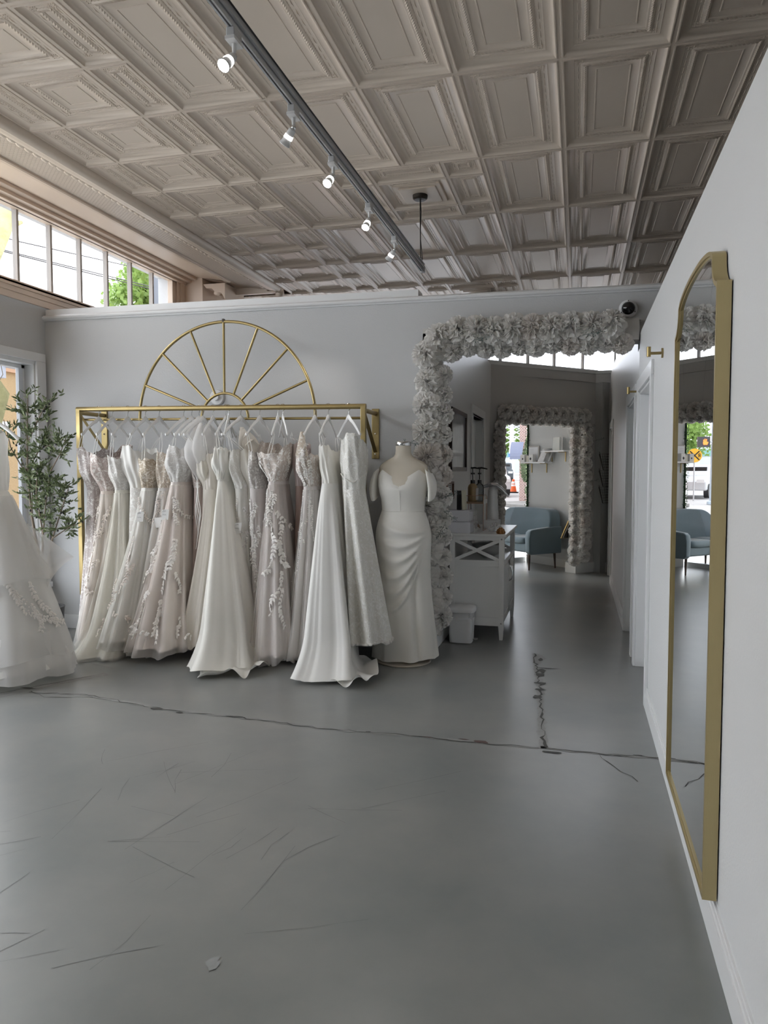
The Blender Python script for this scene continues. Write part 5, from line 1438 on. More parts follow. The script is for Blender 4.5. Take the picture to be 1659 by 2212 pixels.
for k in range(5): w.box(-1.136, -1.1338, 6.58 + (k % 2) * .02, 6.78 - (k % 2) * .02, 1.37 - k * .02, 1.374 - k * .02)
w.build('text_lines', M['ink'] if 'ink' in M else F['ink'], f, smooth=0)

# wire file baskets on the right hall wall
for k, z0 in enumerate((1.52, 1.28, 1.04)):
    t = thing('wire_basket', (XR, 11.3, z0), ('top', 'middle', 'bottom')[k] + ' wire file basket of three on the far right hall wall', 'wire basket', 'wire baskets at the hall end')
    w = MB(); a0, a1, b0 = XR - .004, XR - .15, XR - .095
    y0, y1 = 11.16, 11.40; h = .23
    for y in np.linspace(y0, y1, 7): w.tube([(b0, y, z0), (a1, y, z0 + h)], .0022, 5)
    w.tube([(a1, y0, z0 + h + .03), (b0 + .004, y0, z0 - .005)], .0042, 6).tube([(a1, y1, z0 + h + .03), (b0 + .004, y1, z0 - .005)], .0042, 6)
    for q in np.linspace(0, 1, 7):
        x = b0 + (a1 - b0) * q
        w.tube([(a0, y0, z0 + h * q), (x, y0, z0 + h * q), (x, y1, z0 + h * q), (a0, y1, z0 + h * q)], .0016, 5)
    for q in np.linspace(0, 1, 5): w.tube([(a0 + (b0 - a0) * q, y0, z0), (a0 + (a1 - a0) * q, y0, z0 + h * .97)], .0016, 5)
    w.tube([(a0, y0, z0), (a0, y0, z0 + h), (a0, y1, z0 + h), (a0, y1, z0), (a0, y0, z0)], .003, 5)
    w.build('wire', M['darkmetal'], t, smooth=60)

# brass wall hooks on the right wall
for k, (y, zz) in enumerate(((4.37, 2.15), (6.10, 2.118))):
    t = thing('wall_hook', (XR, y, zz), ('nearer' if k == 0 else 'farther') + ' brass wall hook on the right wall' + (', just before the first door casing' if k == 0 else ', between the two door casings'), 'wall hook', 'brass hooks by the doors')
    R = Matrix.Rotation(-PI / 2, 4, 'Y')
    MB().lathe([(.027, 0), (.027, .010), (.001, .011)], (XR, y, zz), 24, R).build('flange', M['brass'], t)
    MB().tube([(XR - .008, y, zz), (XR - .07, y, zz)], .008, 12).build('stem', M['brass'], t)
    MB().tube([(XR - .075, y, zz - .018), (XR - .075, y, zz + .036)], .011, 12).build('peg', M['brass'], t)

# dome camera on the header
t = thing('security_camera', (.352, 6.05, 2.742), 'white ringed black dome security camera above the flower garland', 'security camera')
R = Matrix.Rotation(PI / 2, 4, 'X'); c = (.352, 6.05, 2.742)
MB().lathe([(.068, 0), (.068, .02), (.062, .034), (.050, .042), (.048, .040)], c, 32, R, cap=False).build('housing', M['whiteplastic'], t)
MB().lathe([(.049 * math.cos(a), .038 + .045 * math.sin(a)) for a in np.linspace(0, PI / 2 - .001, 12)], c, 28, R).build('dome', mat('black_glass_dome', (.006, .006, .007), .06, spec=.7), t, smooth=60)
w = MB()
for a in (PI / 2, PI * 7 / 6, -PI / 6): w.ball((c[0] + .057 * math.cos(a), c[1] - .038, c[2] + .057 * math.sin(a)), .0045, 8, 5)
w.build('screw', M['black'], t)

# ------------------------------------------------------------------ tall arched mirror on the right wall
mir = thing('wall_mirror', (XR, 2.96, .15), 'tall brushed gold framed mirror with notched arch top on the right wall', 'mirror')
xa, xf = XR - .004, .397
Y0, Y1, ZB, ZS, ZT = 2.448, 3.46, .15, 2.075, 2.20
out = [(Y0, ZB), (Y1, ZB), (Y1, ZS - .0)]
def arcp(cy, cz, ry, rz, a0, a1, n): return [(cy + ry * math.cos(a0 + (a1 - a0) * i / n), cz + rz * math.sin(a0 + (a1 - a0) * i / n)) for i in range(n + 1)]
ym_ = (Y0 + Y1) / 2
# far concave notch, arch, near concave notch
out += [(Y1 - .097 * math.sin(a), ZS + .095 * (1 - math.cos(a))) for a in np.linspace(.0, PI / 2, 9)][1:]
out += [(ym_ + .409 * math.cos(a), 2.172 + .060 * math.sin(a)) for a in np.linspace(0.05, PI - .05, 31)]
out += [(Y0 + .097 * math.sin(a), ZS + .095 * (1 - math.cos(a))) for a in np.linspace(PI / 2, .0, 9)][:-1]
out += [(Y0, ZS)]
pts = np.array(out)
def inset(p, d):
    n = len(p); q = []
    for i in range(n):
        a, b, c = p[i - 1], p[i], p[(i + 1) % n]
        e1 = (b - a) / (np.linalg.norm(b - a) + 1e-9); e2 = (c - b) / (np.linalg.norm(c - b) + 1e-9)
        n1 = np.array([-e1[1], e1[0]]); n2 = np.array([-e2[1], e2[0]])
        m = n1 + n2; m /= max(.35, m @ m / 2) if m @ m > 1e-6 else 1
        q.append(b + m * d)
    return np.array(q)
pin = inset(pts, .014); pin2 = inset(pts, .022)
def loop(p, x): return [[x, a, b] for a, b in p]
w = MB().grid(np.array([loop(pts, xa), loop(pts, xf), loop(pin, xf), loop(pin, xf + .006), loop(pin2, xf + .006), loop(pin2, xf + .012)]), cv=True)
w.build('frame', M['mirrorgold'], mir, smooth=40)
ng = len(pin2); w = MB().add(loop(pin2, xf + .010) + [[xf + .010, ym_, 1.2]], [(ng, (i + 1) % ng, i) for i in range(ng)]); w.build('mirror_glass', M['gloss'], mir, smooth=0)
w = MB().add(loop(inset(pts, .01), xa - .001) , [tuple(range(len(pts)))]); w.build('backing_board', M['black'], mir, smooth=0)
# ------------------------------------------------------------------ blue loveseat against the grey wall
M['blue'] = mat('blue_grey_velvet', (.125, .175, .205), .75, sheen=.5, var=.12, vscale=5, bump=.1, bscale=200, bdist=.001)
SA = math.radians(135)              # long axis direction of the seat; local x along it, local y out of its front
t = thing('loveseat', (-.93, 11.95, 0), 'blue grey upholstered loveseat with tapered dark legs in the bright vestibule', 'sofa', rz=SA)
# local frame: x from near end (-) to far end (+); y: + is the front (towards the hall)
L2 = .62
def rbox(x0, x1, y0, y1, z0, z1): return MB().box(x0, x1, y0, y1, z0, z1)
o = rbox(-L2 + .07, L2 - .07, -.28, .30, .27, .40).build('seat_base', M['blue'], t, smooth=60, bevel=.02, local=True)
for k in (-1, 1):
    w = MB()
    P = []
    for zz, g_ in ((.40, .96), (.41, 1.0), (.45, 1.0), (.478, .97), (.492, .88), (.497, .6), (.498, .02)):
        q = []
        for a in np.linspace(0, 2 * PI, 40, endpoint=False):
            c, s = math.cos(a), math.sin(a)
            q.append([k * .262 + .262 * g_ * math.copysign(abs(c) ** .35, c), .03 + .29 * g_ * math.copysign(abs(s) ** .35, s), zz])
        P.append(q)
    w.grid(np.array(P), cv=True); w.build('seat_cushion', M['blue'], t, smooth=60, local=True)
# backrest: outline in x-z, rounded shoulders, extruded and leaned
out_ = [(-L2, .30)] + [(-L2 + .0, .62)] + [(-L2 + .22 - .22 * math.cos(a), .66 + .25 * math.sin(a)) for a in np.linspace(.1, PI / 2, 9)] + [(0, .925)] + [(L2 - .22 + .22 * math.sin(a), .66 + .25 * math.cos(a)) for a in np.linspace(0, PI / 2 - .1, 9)] + [(L2, .62), (L2, .30)]
w = MB(); n = len(out_)
rows = []
for y, ins in ((-.32, .02), (-.36, .012), (-.36, .0), (-.30, -.0), (-.23, .0), (-.20, .012), (-.19, .035)):
    rows.append([[a * (1 - ins), y - .12 * (b - .45) + (.10 * (abs(a) / L2) ** 4 if y > -.31 else .06 * (abs(a) / L2) ** 4), .30 + (b - .30) * (1 - ins * .8)] for a, b in out_])
w.grid(np.array(rows)); w.F.append(tuple(range(n))[::-1]); w.F.append(tuple((len(rows) - 1) * n + i for i in range(n)))
w.build('backrest', M['blue'], t, smooth=50, local=True)
for k in (-1, 1):
    prof = [(-.34, .24), (.27, .24), (.31, .28), (.315, .50), (.30, .585), (.26, .615), (.10, .63), (-.34, .66)]
    w = MB(); rows = []
    for x, ins in ((0, .02), (.015, 0), (.095, 0), (.11, .02)):
        rows.append([[k * (L2 + .03 - .11 + x) , a + (-.01 if a > 0 else .01) * (ins > 0), b - (ins * .6 if b > .4 else -ins * .3)] for a, b in prof])
    w.grid(np.array(rows), cv=True); m_ = len(prof)
    w.F.append(tuple(range(m_))[::-1]); w.F.append(tuple(3 * m_ + i for i in range(m_)))
    w.build('armrest', M['blue'], t, smooth=40, local=True, bevel=.012)
for sx in (-1, 1):
    for sy in (-.26, .25):
        MB().tube([(sx * .57, sy, .27), (sx * .585, sy * 1.04, .0)], [.022, .011], 10).build('leg', M['wood'], t, local=True)
pf_ = thing('framed_picture', (-.45, 11.62, .5), 'gold edged frame leaning in the near corner of the blue loveseat', 'picture frame', rz=SA)
w = MB().obox((-.30, -.20, .02), (-.10, .0, .0), (0, .20, -.0), (-.12, -.02, .30))
MB().obox((-.36, -.19, .0), (-.02, 0, 0), (0, .26, 0), (-.13, -.02, .27)).build('frame', mat('gilt_frame', (.42, .30, .12), .4, .5), pf_, smooth=0, local=True, bevel=.003)
MB().obox((-.382, -.18, .01), (-.03, 0, 0), (0, .24, 0), (-.13, -.02, .25)).build('back_board', M['black'], pf_, smooth=0, local=True)

# ------------------------------------------------------------------ shelves on the grey wall
def shelf(label, t0, t1, z):
    s = thing('wall_shelf', (*gpt((t0 + t1) / 2, .08), z), label, 'shelf', 'white shelves on the grey vestibule wall')
    w = MB(); gbox(w, t0, t1, 0, .17, z, z + .022); w.build('board', M['trim'], s, smooth=0)
    for q in (t0 + .13, t1 - .09):
        w = MB(); gbox(w, q - .008, q + .008, 0, .012, z - .15, z); gbox(w, q - .008, q + .008, 0, .15, z - .008, z)
        w.build('bracket', mat('gold_shelf_bracket', (.45, .36, .18), .4, .6) if 'gold_shelf_bracket' not in bpy.data.materials else bpy.data.materials['gold_shelf_bracket'], s, smooth=0)
    return s
shelf('lower white shelf with boxes and frames, partly across the window', .40, .97, 1.628)
shelf('upper white shelf with a clear vase, nearer the flower garland', -.02, .50, 1.80)
ZS1 = 1.651; ZS2 = 1.823
def gitem(name, label, cat, t0, t1, d0, d1, z0, z1, m, group=None):
    t = thing(name, (*gpt((t0 + t1) / 2, (d0 + d1) / 2), z0), label, cat, group)
    w = MB(); gbox(w, t0, t1, d0, d1, z0, z1); w.build(name + '_body', m, t, smooth=0, bevel=.002)
    return t
M['card'] = mat('white_card', (.72, .71, .69), .55)
a = gitem('gift_box', 'white gift box with dark emblem, left one on the lower shelf', 'box', .90, 1.0, .08, .15, ZS1, ZS1 + .12, M['card'], 'gift boxes on the lower shelf')
w = MB(); w.lathe([(.016, 0), (.001, .002)], (*gpt(.94, .153), ZS1 + .05), 12, Matrix.Rotation(math.radians(-45), 4, 'Z') @ Matrix.Rotation(PI / 2, 4, 'X')); w.build('emblem', M['ink'] if 'ink' in M else F['ink'], a, smooth=0)
a = gitem('gift_box', 'white gift box with dark emblem, right one on the lower shelf', 'box', .70, .80, .08, .15, ZS1, ZS1 + .12, M['card'], 'gift boxes on the lower shelf')
w = MB(); w.lathe([(.022, 0), (.001, .002)], (*gpt(.75, .153), ZS1 + .05), 12, Matrix.Rotation(math.radians(-45), 4, 'Z') @ Matrix.Rotation(PI / 2, 4, 'X')); w.build('emblem', F['ink'], a, smooth=0)
t = gitem('bottle_pair', 'slim cream bottle between the two white gift boxes', 'bottle', .83, .875, .09, .13, ZS1, ZS1 + .10, mat('cream_bottle', (.66, .64, .55), .4))
t = thing('framed_certificate', (*gpt(.80, .03), ZS1), 'grey framed certificate standing behind the gift boxes', 'picture frame')
w = MB(); gbox(w, .68, .93, .02, .035, ZS1, ZS1 + .26); w.build('frame', mat('grey_frame', (.42, .40, .37), .5), t, smooth=0)
w = MB(); gbox(w, .70, .91, .035, .04, ZS1 + .02, ZS1 + .24); w.build('paper', mat('certificate_paper', (.68, .69, .70), .5), t, smooth=0)
w = MB()
for k in range(6): gbox(w, .80, .89, .04, .0415, ZS1 + .20 - k * .025, ZS1 + .204 - k * .025)
w.build('text_lines', mat('pale_ink', (.45, .45, .47), .6), t, smooth=0)
t = thing('leaning_plaque', (*gpt(.53, .08), ZS1), 'patterned white plaque leaning at the right end of the lower shelf', 'plaque')
p0 = np.array([*gpt(.60, .12), ZS1]); e1 = np.array([.7071, -.7071, 0]) * .13; up_ = np.array([*(-GN * .07 + -GD * .04), .20]); th_ = np.array([*(GN * .02), 0])
MB().obox(p0, e1, th_, up_).build('plaque_body', mat('patterned_plaque', (.60, .59, .57), .5, var=.35, vscale=35), t, smooth=0)
MB().obox(p0 + np.array([.09, -.05, .0]) + e1 * .8, e1 * .28, th_, up_).build('plaque_edge', mat('grey_plaque_edge', (.33, .33, .32), .5), t, smooth=0)
t = thing('small_dish', (*gpt(.44, .08), ZS2), 'small white dish at the left end of the upper shelf', 'dish')
MB().lathe([(.03, 0), (.06, .02), (.07, .035), (.06, .03), (.001, .015)], (*gpt(.44, .08), ZS2), 20, cap=False).build('dish', M['card'], t)
t = thing('clear_vase', (*gpt(.20, .08), ZS2), 'clear rectangular vase on the upper shelf', 'vase')
w = MB(); gbox(w, .13, .28, .04, .12, ZS2, ZS2 + .20); w.build('vase', mat('pale_vase_glass', (.80, .84, .82), .2, alpha=.55), t, smooth=0)
w = MB(); gbox(w, .132, .278, .042, .118, ZS2 + .12, ZS2 + .15); w.build('label_band', M['card'], t, smooth=0)
t = thing('white_candle', (*gpt(.10, .09), ZS2), 'tall thin white candle beside the clear vase', 'candle')
MB().lathe([(.011, 0), (.011, .20), (.003, .205), (.001, .22)], (*gpt(.10, .09), ZS2), 12).build('candle', M['card'], t)
# boxwood strip up the wall's end
t = thing('boxwood_strip', (*gpt(1.0, .0), .75), 'narrow strip of dark green artificial boxwood up the window edge', 'greenery')
rb = random.Random(8); w = MB()
w2 = MB(); gbox(w2, .965, 1.0, -.02, .012, .75, 2.62)
w2.build('backing', mat('dark_green_backing', (.012, .03, .012), .8), t, smooth=0)
for k in range(1500):
    c = np.array([*gpt(rb.uniform(.945, 1.01), rb.uniform(-.01, .05)), rb.uniform(.75, 2.62)])
    e = np.array([rb.uniform(-1, 1), rb.uniform(-1, 1), rb.uniform(-.6, 1)]); e /= np.linalg.norm(e)
    q = np.cross(e, [rb.uniform(-1, 1), rb.uniform(-1, 1), .3]); q /= np.linalg.norm(q) + 1e-6
    w.add([c, c + e * .010 + q * .006, c + e * .02, c + e * .010 - q * .006], [(0, 1, 2, 3)])
w.build('leaves', mat('boxwood_leaf', (.025, .085, .02), .5, transl=.2), t, smooth=0)

# ------------------------------------------------------------------ olive tree by the left window
M['leafg'] = mat('olive_leaf', (.085, .115, .05), .5, var=.35, vscale=9, transl=.3)
M['leafl'] = mat('olive_leaf_pale', (.20, .235, .13), .55, var=.3, vscale=9, transl=.3)
t = thing('olive_tree', (-4.52, 5.45, 0), 'artificial olive tree between the left window and the dress rail', 'potted tree')
MB().lathe([(.13, 0), (.15, .02), (.17, .30), (.175, .32), (.15, .32), (.14, .28), (.001, .28)], (-4.5, 5.45, 0), 28, cap=False).build('pot', mat('charcoal_pot', (.05, .05, .05), .6), t)
ro = random.Random(14)
trunks = [[(-4.50, 5.46, .28), (-4.54, 5.47, .7), (-4.62, 5.48, 1.1), (-4.655, 5.48, 1.5), (-4.645, 5.48, 1.85), (-4.63, 5.48, 2.16)],
          [(-4.50, 5.45, .28), (-4.50, 5.44, .65), (-4.47, 5.43, .95), (-4.43, 5.42, 1.2), (-4.37, 5.42, 1.5)],
          [(-4.47, 5.45, .28), (-4.45, 5.46, .70), (-4.40, 5.46, .92), (-4.30, 5.45, 1.15), (-4.18, 5.42, 1.40)],
          [(-4.47, 5.43, .95), (-4.52, 5.42, 1.3), (-4.50, 5.42, 1.55)],
          [(-4.655, 5.48, 1.5), (-4.50, 5.46, 1.70), (-4.38, 5.44, 1.72)], [(-4.645, 5.48, 1.75), (-4.48, 5.46, 2.0), (-4.40, 5.45, 2.1)], [(-4.655, 5.48, 1.45), (-4.80, 5.46, 1.7), (-4.86, 5.45, 1.95)],
          [(-4.37, 5.42, 1.5), (-4.26, 5.41, 1.65), (-4.17, 5.40, 1.83)], [(-4.40, 5.46, .92), (-4.25, 5.44, 1.0), (-4.14, 5.43, 1.05)], [(-4.62, 5.48, 1.1), (-4.60, 5.47, 1.35), (-4.70, 5.47, 1.6)]]
w = MB()
for k, tr in enumerate(trunks):
    w.tube(tr, list(np.linspace((.017, .012, .011, .007, .007, .007, .006, .006, .006, .006)[k], .003, len(tr))), 7)
w.build('trunk', mat('olive_bark', (.15, .115, .085), .8), t)
la, lb, ol = MB(), MB(), []
def oleaf(mb, p, d, l, wd):
    d = np.array(d); d /= np.linalg.norm(d); s = np.cross(d, [ro.uniform(-1, 1), ro.uniform(-1, 1), ro.uniform(-.3, 1)]); s /= np.linalg.norm(s) + 1e-6; n = np.cross(d, s)
    p = np.array(p)
    mb.add([p, p + d * l * .35 + s * wd + n * l * .04, p + d * l * .75 + s * wd * .7, p + d * l - n * l * .06, p + d * l * .75 - s * wd * .7, p + d * l * .35 - s * wd + n * l * .04], [(0, 1, 2, 5), (2, 3, 4, 5)])
def twig(p, d, L, dens):
    p = np.array(p, float); d = np.array(d, float); d /= np.linalg.norm(d)
    n = int(L / .016)
    for i in range(n):
        p = p + d * L / n; d = d + np.array([ro.uniform(-.12, .12), ro.uniform(-.12, .12), ro.uniform(-.1, .12)]); d /= np.linalg.norm(d)
        if ro.random() < dens:
            for s in (-1, 1):
                a = np.array([ro.uniform(-1, 1), ro.uniform(-1, 1), ro.uniform(-.4, .6)])
                oleaf(la if ro.random() < .68 else lb, p, d * .7 + a * .8, ro.uniform(.038, .066), ro.uniform(.006, .0095))
        if ro.random() < .06: ol.append(p + np.array([ro.uniform(-.015, .015), -.01, -.012]))
def along(tr, f):
    n = len(tr) - 1; k = min(n - 1, int(f * n)); q = f * n - k
    return np.array(tr[k]) * (1 - q) + np.array(tr[k + 1]) * q
for k, tr in enumerate(trunks):
    for q in range((44, 40, 24, 30, 22, 16, 16, 16, 14, 16)[k]):
        f = ro.uniform((.50, .55, .6, .3, .3, .3, .3, .3, .4, .4)[k], 1)
        twig(along(tr, f), (ro.uniform(-1, 1), ro.uniform(-.7, .7), ro.uniform(-.3, 1.0)), ro.uniform(.06, .17), .75)
la.build('foliage', M['leafg'], t, smooth=0); lb.build('pale_foliage', M['leafl'], t, smooth=0); 
mo = mat('black_olive', (.02, .02, .022), .35); first = None
for p in ol[:90]:
    if first is None:
        first = MB().ball((0, 0, 0), .0085, 8, 6, (1, 1, 1.25)).build('olive', mo, t, local=True); o = first
    else:
        o = first.copy(); COL.objects.link(o); o.parent = t
    o.location = Vector(p) - Vector(BASE[t.name][0])
# ------------------------------------------------------------------ street and daylight
M['asphalt'] = mat('pale_asphalt', (.52, .515, .51), .8, var=.15, vscale=.6)
M['walk'] = mat('pale_concrete_walk', (.66, .645, .62), .8, var=.1, vscale=1)
def slope(y): return -.12 + max(0, y - 14) * .0165
w = MB(); ys_ = [-40, 14, 30, 60, 140]
w.grid(np.array([[[x, y, slope(y) - .01] for x in (-90, 60)] for y in ys_])); gd = struct('ground', w, M['asphalt'], smooth=0)
w = MB().box(-6.6, -5.15, -12, 13.5, -.13, -.11); w.add([[-6.6, 13.5, -.112], [-5.1, 12, -.112], [3, 12, -.112], [3, 15.2, -.112], [-5.0, 15.2, -.112]], [(0, 1, 2, 3, 4)])
struct('sidewalk', w, M['walk'], smooth=0)
w = MB()
for k in range(4): w.add([[-12, 17 + k * 1.5, slope(17 + k * 1.5) + .0], [4, 17.4 + k * 1.5, slope(17.4 + k * 1.5)], [4, 17.75 + k * 1.5, slope(17.75 + k * 1.5)], [-12, 17.35 + k * 1.5, slope(17.35 + k * 1.5)]], [(0, 1, 2, 3)])
struct('road_marking', w, mat('white_road_paint', (.75, .75, .74), .7), gd, smooth=0)
M['brick'] = mat('red_brick_wall', (.40, .24, .20), .8, var=.2, vscale=2)
def brickmat():
    m = bpy.data.materials.new('brick_courses'); m.use_nodes = True; nt = m.node_tree; L = nt.links; b = nt.nodes['Principled BSDF']
    tc = _n(nt, 'ShaderNodeTexCoord'); mp = _n(nt, 'ShaderNodeMapping'); mp.inputs['Rotation'].default_value = (PI / 2, 0, 0)
    br = _n(nt, 'ShaderNodeTexBrick'); br.inputs['Scale'].default_value = 4.5
    br.inputs['Color1'].default_value = (.42, .24, .20, 1); br.inputs['Color2'].default_value = (.33, .19, .17, 1); br.inputs['Mortar'].default_value = (.60, .57, .54, 1); br.inputs['Mortar Size'].default_value = .03
    L.new(tc.outputs['Object'], mp.inputs['Vector']); L.new(mp.outputs[0], br.inputs['Vector']); L.new(br.outputs['Color'], b.inputs['Base Color']); b.inputs['Roughness'].default_value = .85
    return m
M['bricks'] = brickmat()
# left side street -------------------------------------------------
t = thing('stucco_building', (-14, 16, 0), 'pale yellow stucco building across the side street', 'building')
MB().box(-22, -14, 6, 19.0, -.2, 4.0).build('wall', mat('yellow_stucco', (.56, .41, .23), .85, var=.18, vscale=30, bump=.5, bscale=30, bdist=.02), t, smooth=0)
MB().box(-22, -13.9, 6, 19.1, 4.0, 4.16).build('cornice', mat('orange_cornice', (.62, .40, .26), .7), t, smooth=0)
def shingles():
    m = bpy.data.materials.new('grey_roof_shingles'); m.use_nodes = True; nt = m.node_tree; L = nt.links; b = nt.nodes['Principled BSDF']
    tc = _n(nt, 'ShaderNodeTexCoord'); mp = _n(nt, 'ShaderNodeMapping'); mp.inputs['Rotation'].default_value = (PI / 2, 0, PI / 2)
    br = _n(nt, 'ShaderNodeTexBrick'); br.inputs['Scale'].default_value = 2.4
    br.inputs['Color1'].default_value = (.20, .20, .21, 1); br.inputs['Color2'].default_value = (.36, .36, .37, 1); br.inputs['Mortar'].default_value = (.07, .07, .08, 1); br.inputs['Mortar Size'].default_value = .04
    L.new(tc.outputs['Object'], mp.inputs['Vector']); L.new(mp.outputs[0], br.inputs['Vector']); L.new(br.outputs['Color'], b.inputs['Base Color']); b.inputs['Roughness'].default_value = .8
    return m
MB().add([[-14.0, 6, 4.16], [-14.0, 19.1, 4.16], [-15.0, 19.1, 5.6], [-15.0, 6, 5.6], [-22, 19.1, 5.6], [-22, 6, 5.6]], [(0, 1, 2, 3), (3, 2, 4, 5)]).build('roof', shingles(), t, smooth=0)
MB().box(-14.02, -13.97, 15.6, 15.85, 2.55, 2.75).build('vent', M['trim'], t, smooth=0)
t = thing('arrow_sign', (-10.5, 12.45, -.1), 'white traffic sign with a black arrow pointing right, seen through the left window', 'road sign')
u = np.array([-.45, .89, 0]); c0 = np.array([-10.5, 12.28, 3.62])
MB().obox(c0, u * .38, (.02, .012, 0), (0, 0, .33)).build('panel', mat('sign_white', (.85, .85, .86), .5), t, smooth=0)
nn = np.array([.89, .45, 0]) * .026
w = MB(); q0 = c0 + nn + u * .07 + np.array([0, 0, .155])
w.add([q0, q0 + u * .17, q0 + u * .17 + [0, 0, .035], q0 + [0, 0, .035]], [(0, 1, 2, 3)])
w.add([q0 + u * .13 + [0, 0, -.045], q0 + u * .26 + [0, 0, .0175], q0 + u * .13 + [0, 0, .08], q0 + u * .17 + [0, 0, .0175]], [(0, 1, 3), (1, 2, 3)])
w.build('arrow', M['black'], t, smooth=0)
MB().tube([(-10.53, 12.45, -.1), (-10.53, 12.45, 3.66)], .03, 8).build('post', M['rail'], t)
t = thing('traffic_signal', (-10.2, 11.70, -.1), 'grey traffic signal head with round visor, seen through the left window', 'traffic light')
MB().box(-10.35, -10.15, 11.33, 11.47, 3.2, 4.2).box(-10.2, -10.1, 11.45, 11.75, 3.4, 3.64).build('housing', mat('grey_signal_paint', (.42, .44, .50), .5), t, smooth=0)
Ms = Vector((.55, .83, 0)).to_track_quat('Z', 'Y').to_matrix().to_4x4()
MB().lathe([(.11, -.05), (.12, .0), (.12, .22), (.112, .22), (.105, .02), (.001, .015)], (-10.2, 11.50, 3.78), 22, Ms, cap=False).build('visor', mat('dark_visor', (.16, .16, .18), .5), t)
MB().tube([(-10.3, 11.4, -.1), (-10.3, 11.4, 3.4)], .05, 10).build('post', M['rail'], t)
M['bark'] = mat('mossy_bark', (.36, .34, .17), .9, var=.45, vscale=6, bump=.6, bscale=14, bdist=.03)
t = thing('street_tree', (-7.6, 8.2, -.1), 'mossy bare tree trunk rising outside the left windows', 'tree')
w = MB().tube([(-7.2, 7.2, -.1), (-7.1, 7.3, 1.2), (-7.0, 7.52, 2.05), (-7.0, 7.70, 2.45), (-7.0, 7.45, 2.75), (-7.0, 7.35, 3.3), (-6.97, 7.6, 4.0), (-6.95, 7.85, 4.5), (-6.95, 8.02, 4.95), (-6.95, 8.35, 6.0)], [.26, .22, .19, .18, .14, .13, .125, .115, .11, .09], 12)
w.tube([(-6.93, 7.85, 4.52), (-6.9, 8.05, 4.62), (-6.88, 8.12, 4.66)], [.06, .035, .02], 8)
w.build('trunk', M['bark'], t, smooth=60)
w = MB()
rt_ = random.Random(2)
for k in range(5):
    p = np.array([-7.6, 8.0 + k * .22, 3.1]); P = [p]
    for i in range(6): p = p + np.array([rt_.uniform(-.1, .1), rt_.uniform(-.06, .10), -.14]); P.append(p)
    w.tube(P, .006, 5)
w.build('twigs', mat('grey_twig', (.20, .17, .14), .8), t)
def tree(name, label, c, r, m, n, leaf, seed, trunk=True, sc=(1, 1, 1)):
    t = thing(name, (c[0], c[1], -.1), label, 'tree' if trunk else 'shrub')
    rr = random.Random(seed); w = MB()
    blobs = [(np.array([rr.gauss(0, .45), rr.gauss(0, .45), rr.gauss(0, .4)]) * r * np.array(sc), r * rr.uniform(.35, .6)) for _ in range(9)]
    pts = np.zeros((n, 3)); 
    V = np.zeros((n * 4, 3)); 
    for i in range(n):
        b, br_ = blobs[i % 9]
        d = np.array([rr.gauss(0, 1), rr.gauss(0, 1), rr.gauss(0, 1)]); d /= np.linalg.norm(d)
        p = np.array(c) + b + d * br_ * rr.uniform(.5, 1.05) * np.array(sc)
        e = np.array([rr.gauss(0, 1), rr.gauss(0, 1), rr.gauss(0, 1)]); e /= np.linalg.norm(e); q = np.cross(e, d); q /= np.linalg.norm(q) + 1e-6
        V[i * 4:i * 4 + 4] = [p - e * leaf, p + q * leaf * .6, p + e * leaf, p - q * leaf * .6]
    w.add(V, [(4 * i, 4 * i + 1, 4 * i + 2, 4 * i + 3) for i in range(n)])
    w.build('foliage', m, t, smooth=0)
    if trunk: MB().tube([(c[0], c[1], -.1), (c[0] + .1, c[1], c[2] * .5), (c[0], c[1], c[2])], [.16, .12, .05], 8).build('trunk', M['bark'], t)
    return t
M['spring'] = mat('spring_leaf', (.24, .36, .09), .6, var=.3, vscale=1.5, transl=.4)
tree('leafy_tree', 'bright green leafy tree outside the high left windows', (-14, 22.4, 6.9), 1.5, M['spring'], 5000, .11, 31)
t = thing('brick_building', (-10.5, 17.5, -.1), 'brick building corner behind the green tree, seen through the high windows', 'building')
MB().box(-10.6, -6.5, 17.0, 23, -.2, 9.0).build('wall', M['bricks'], t, smooth=0)
w = MB()
for k in range(3): w.box(-10.55 + k * 1.4, -9.6 + k * 1.4, 16.97, 17.0, 5.6, 7.4)
w.build('window', mat('dark_window_pane', (.10, .11, .13), .2), t, smooth=0)
t = thing('power_line', (-12, 16, 6.1), 'thin power lines crossing the sky outside the high left windows', 'cable')
for z0, z1 in ((6.25, 7.2), (6.55, 7.9), (6.28, 7.3)):
    MB().tube([(-12, 8, z0 - .55), (-12, 14, z0), (-12, 24, z1)], .014, 5).build('wire', M['black'], t)
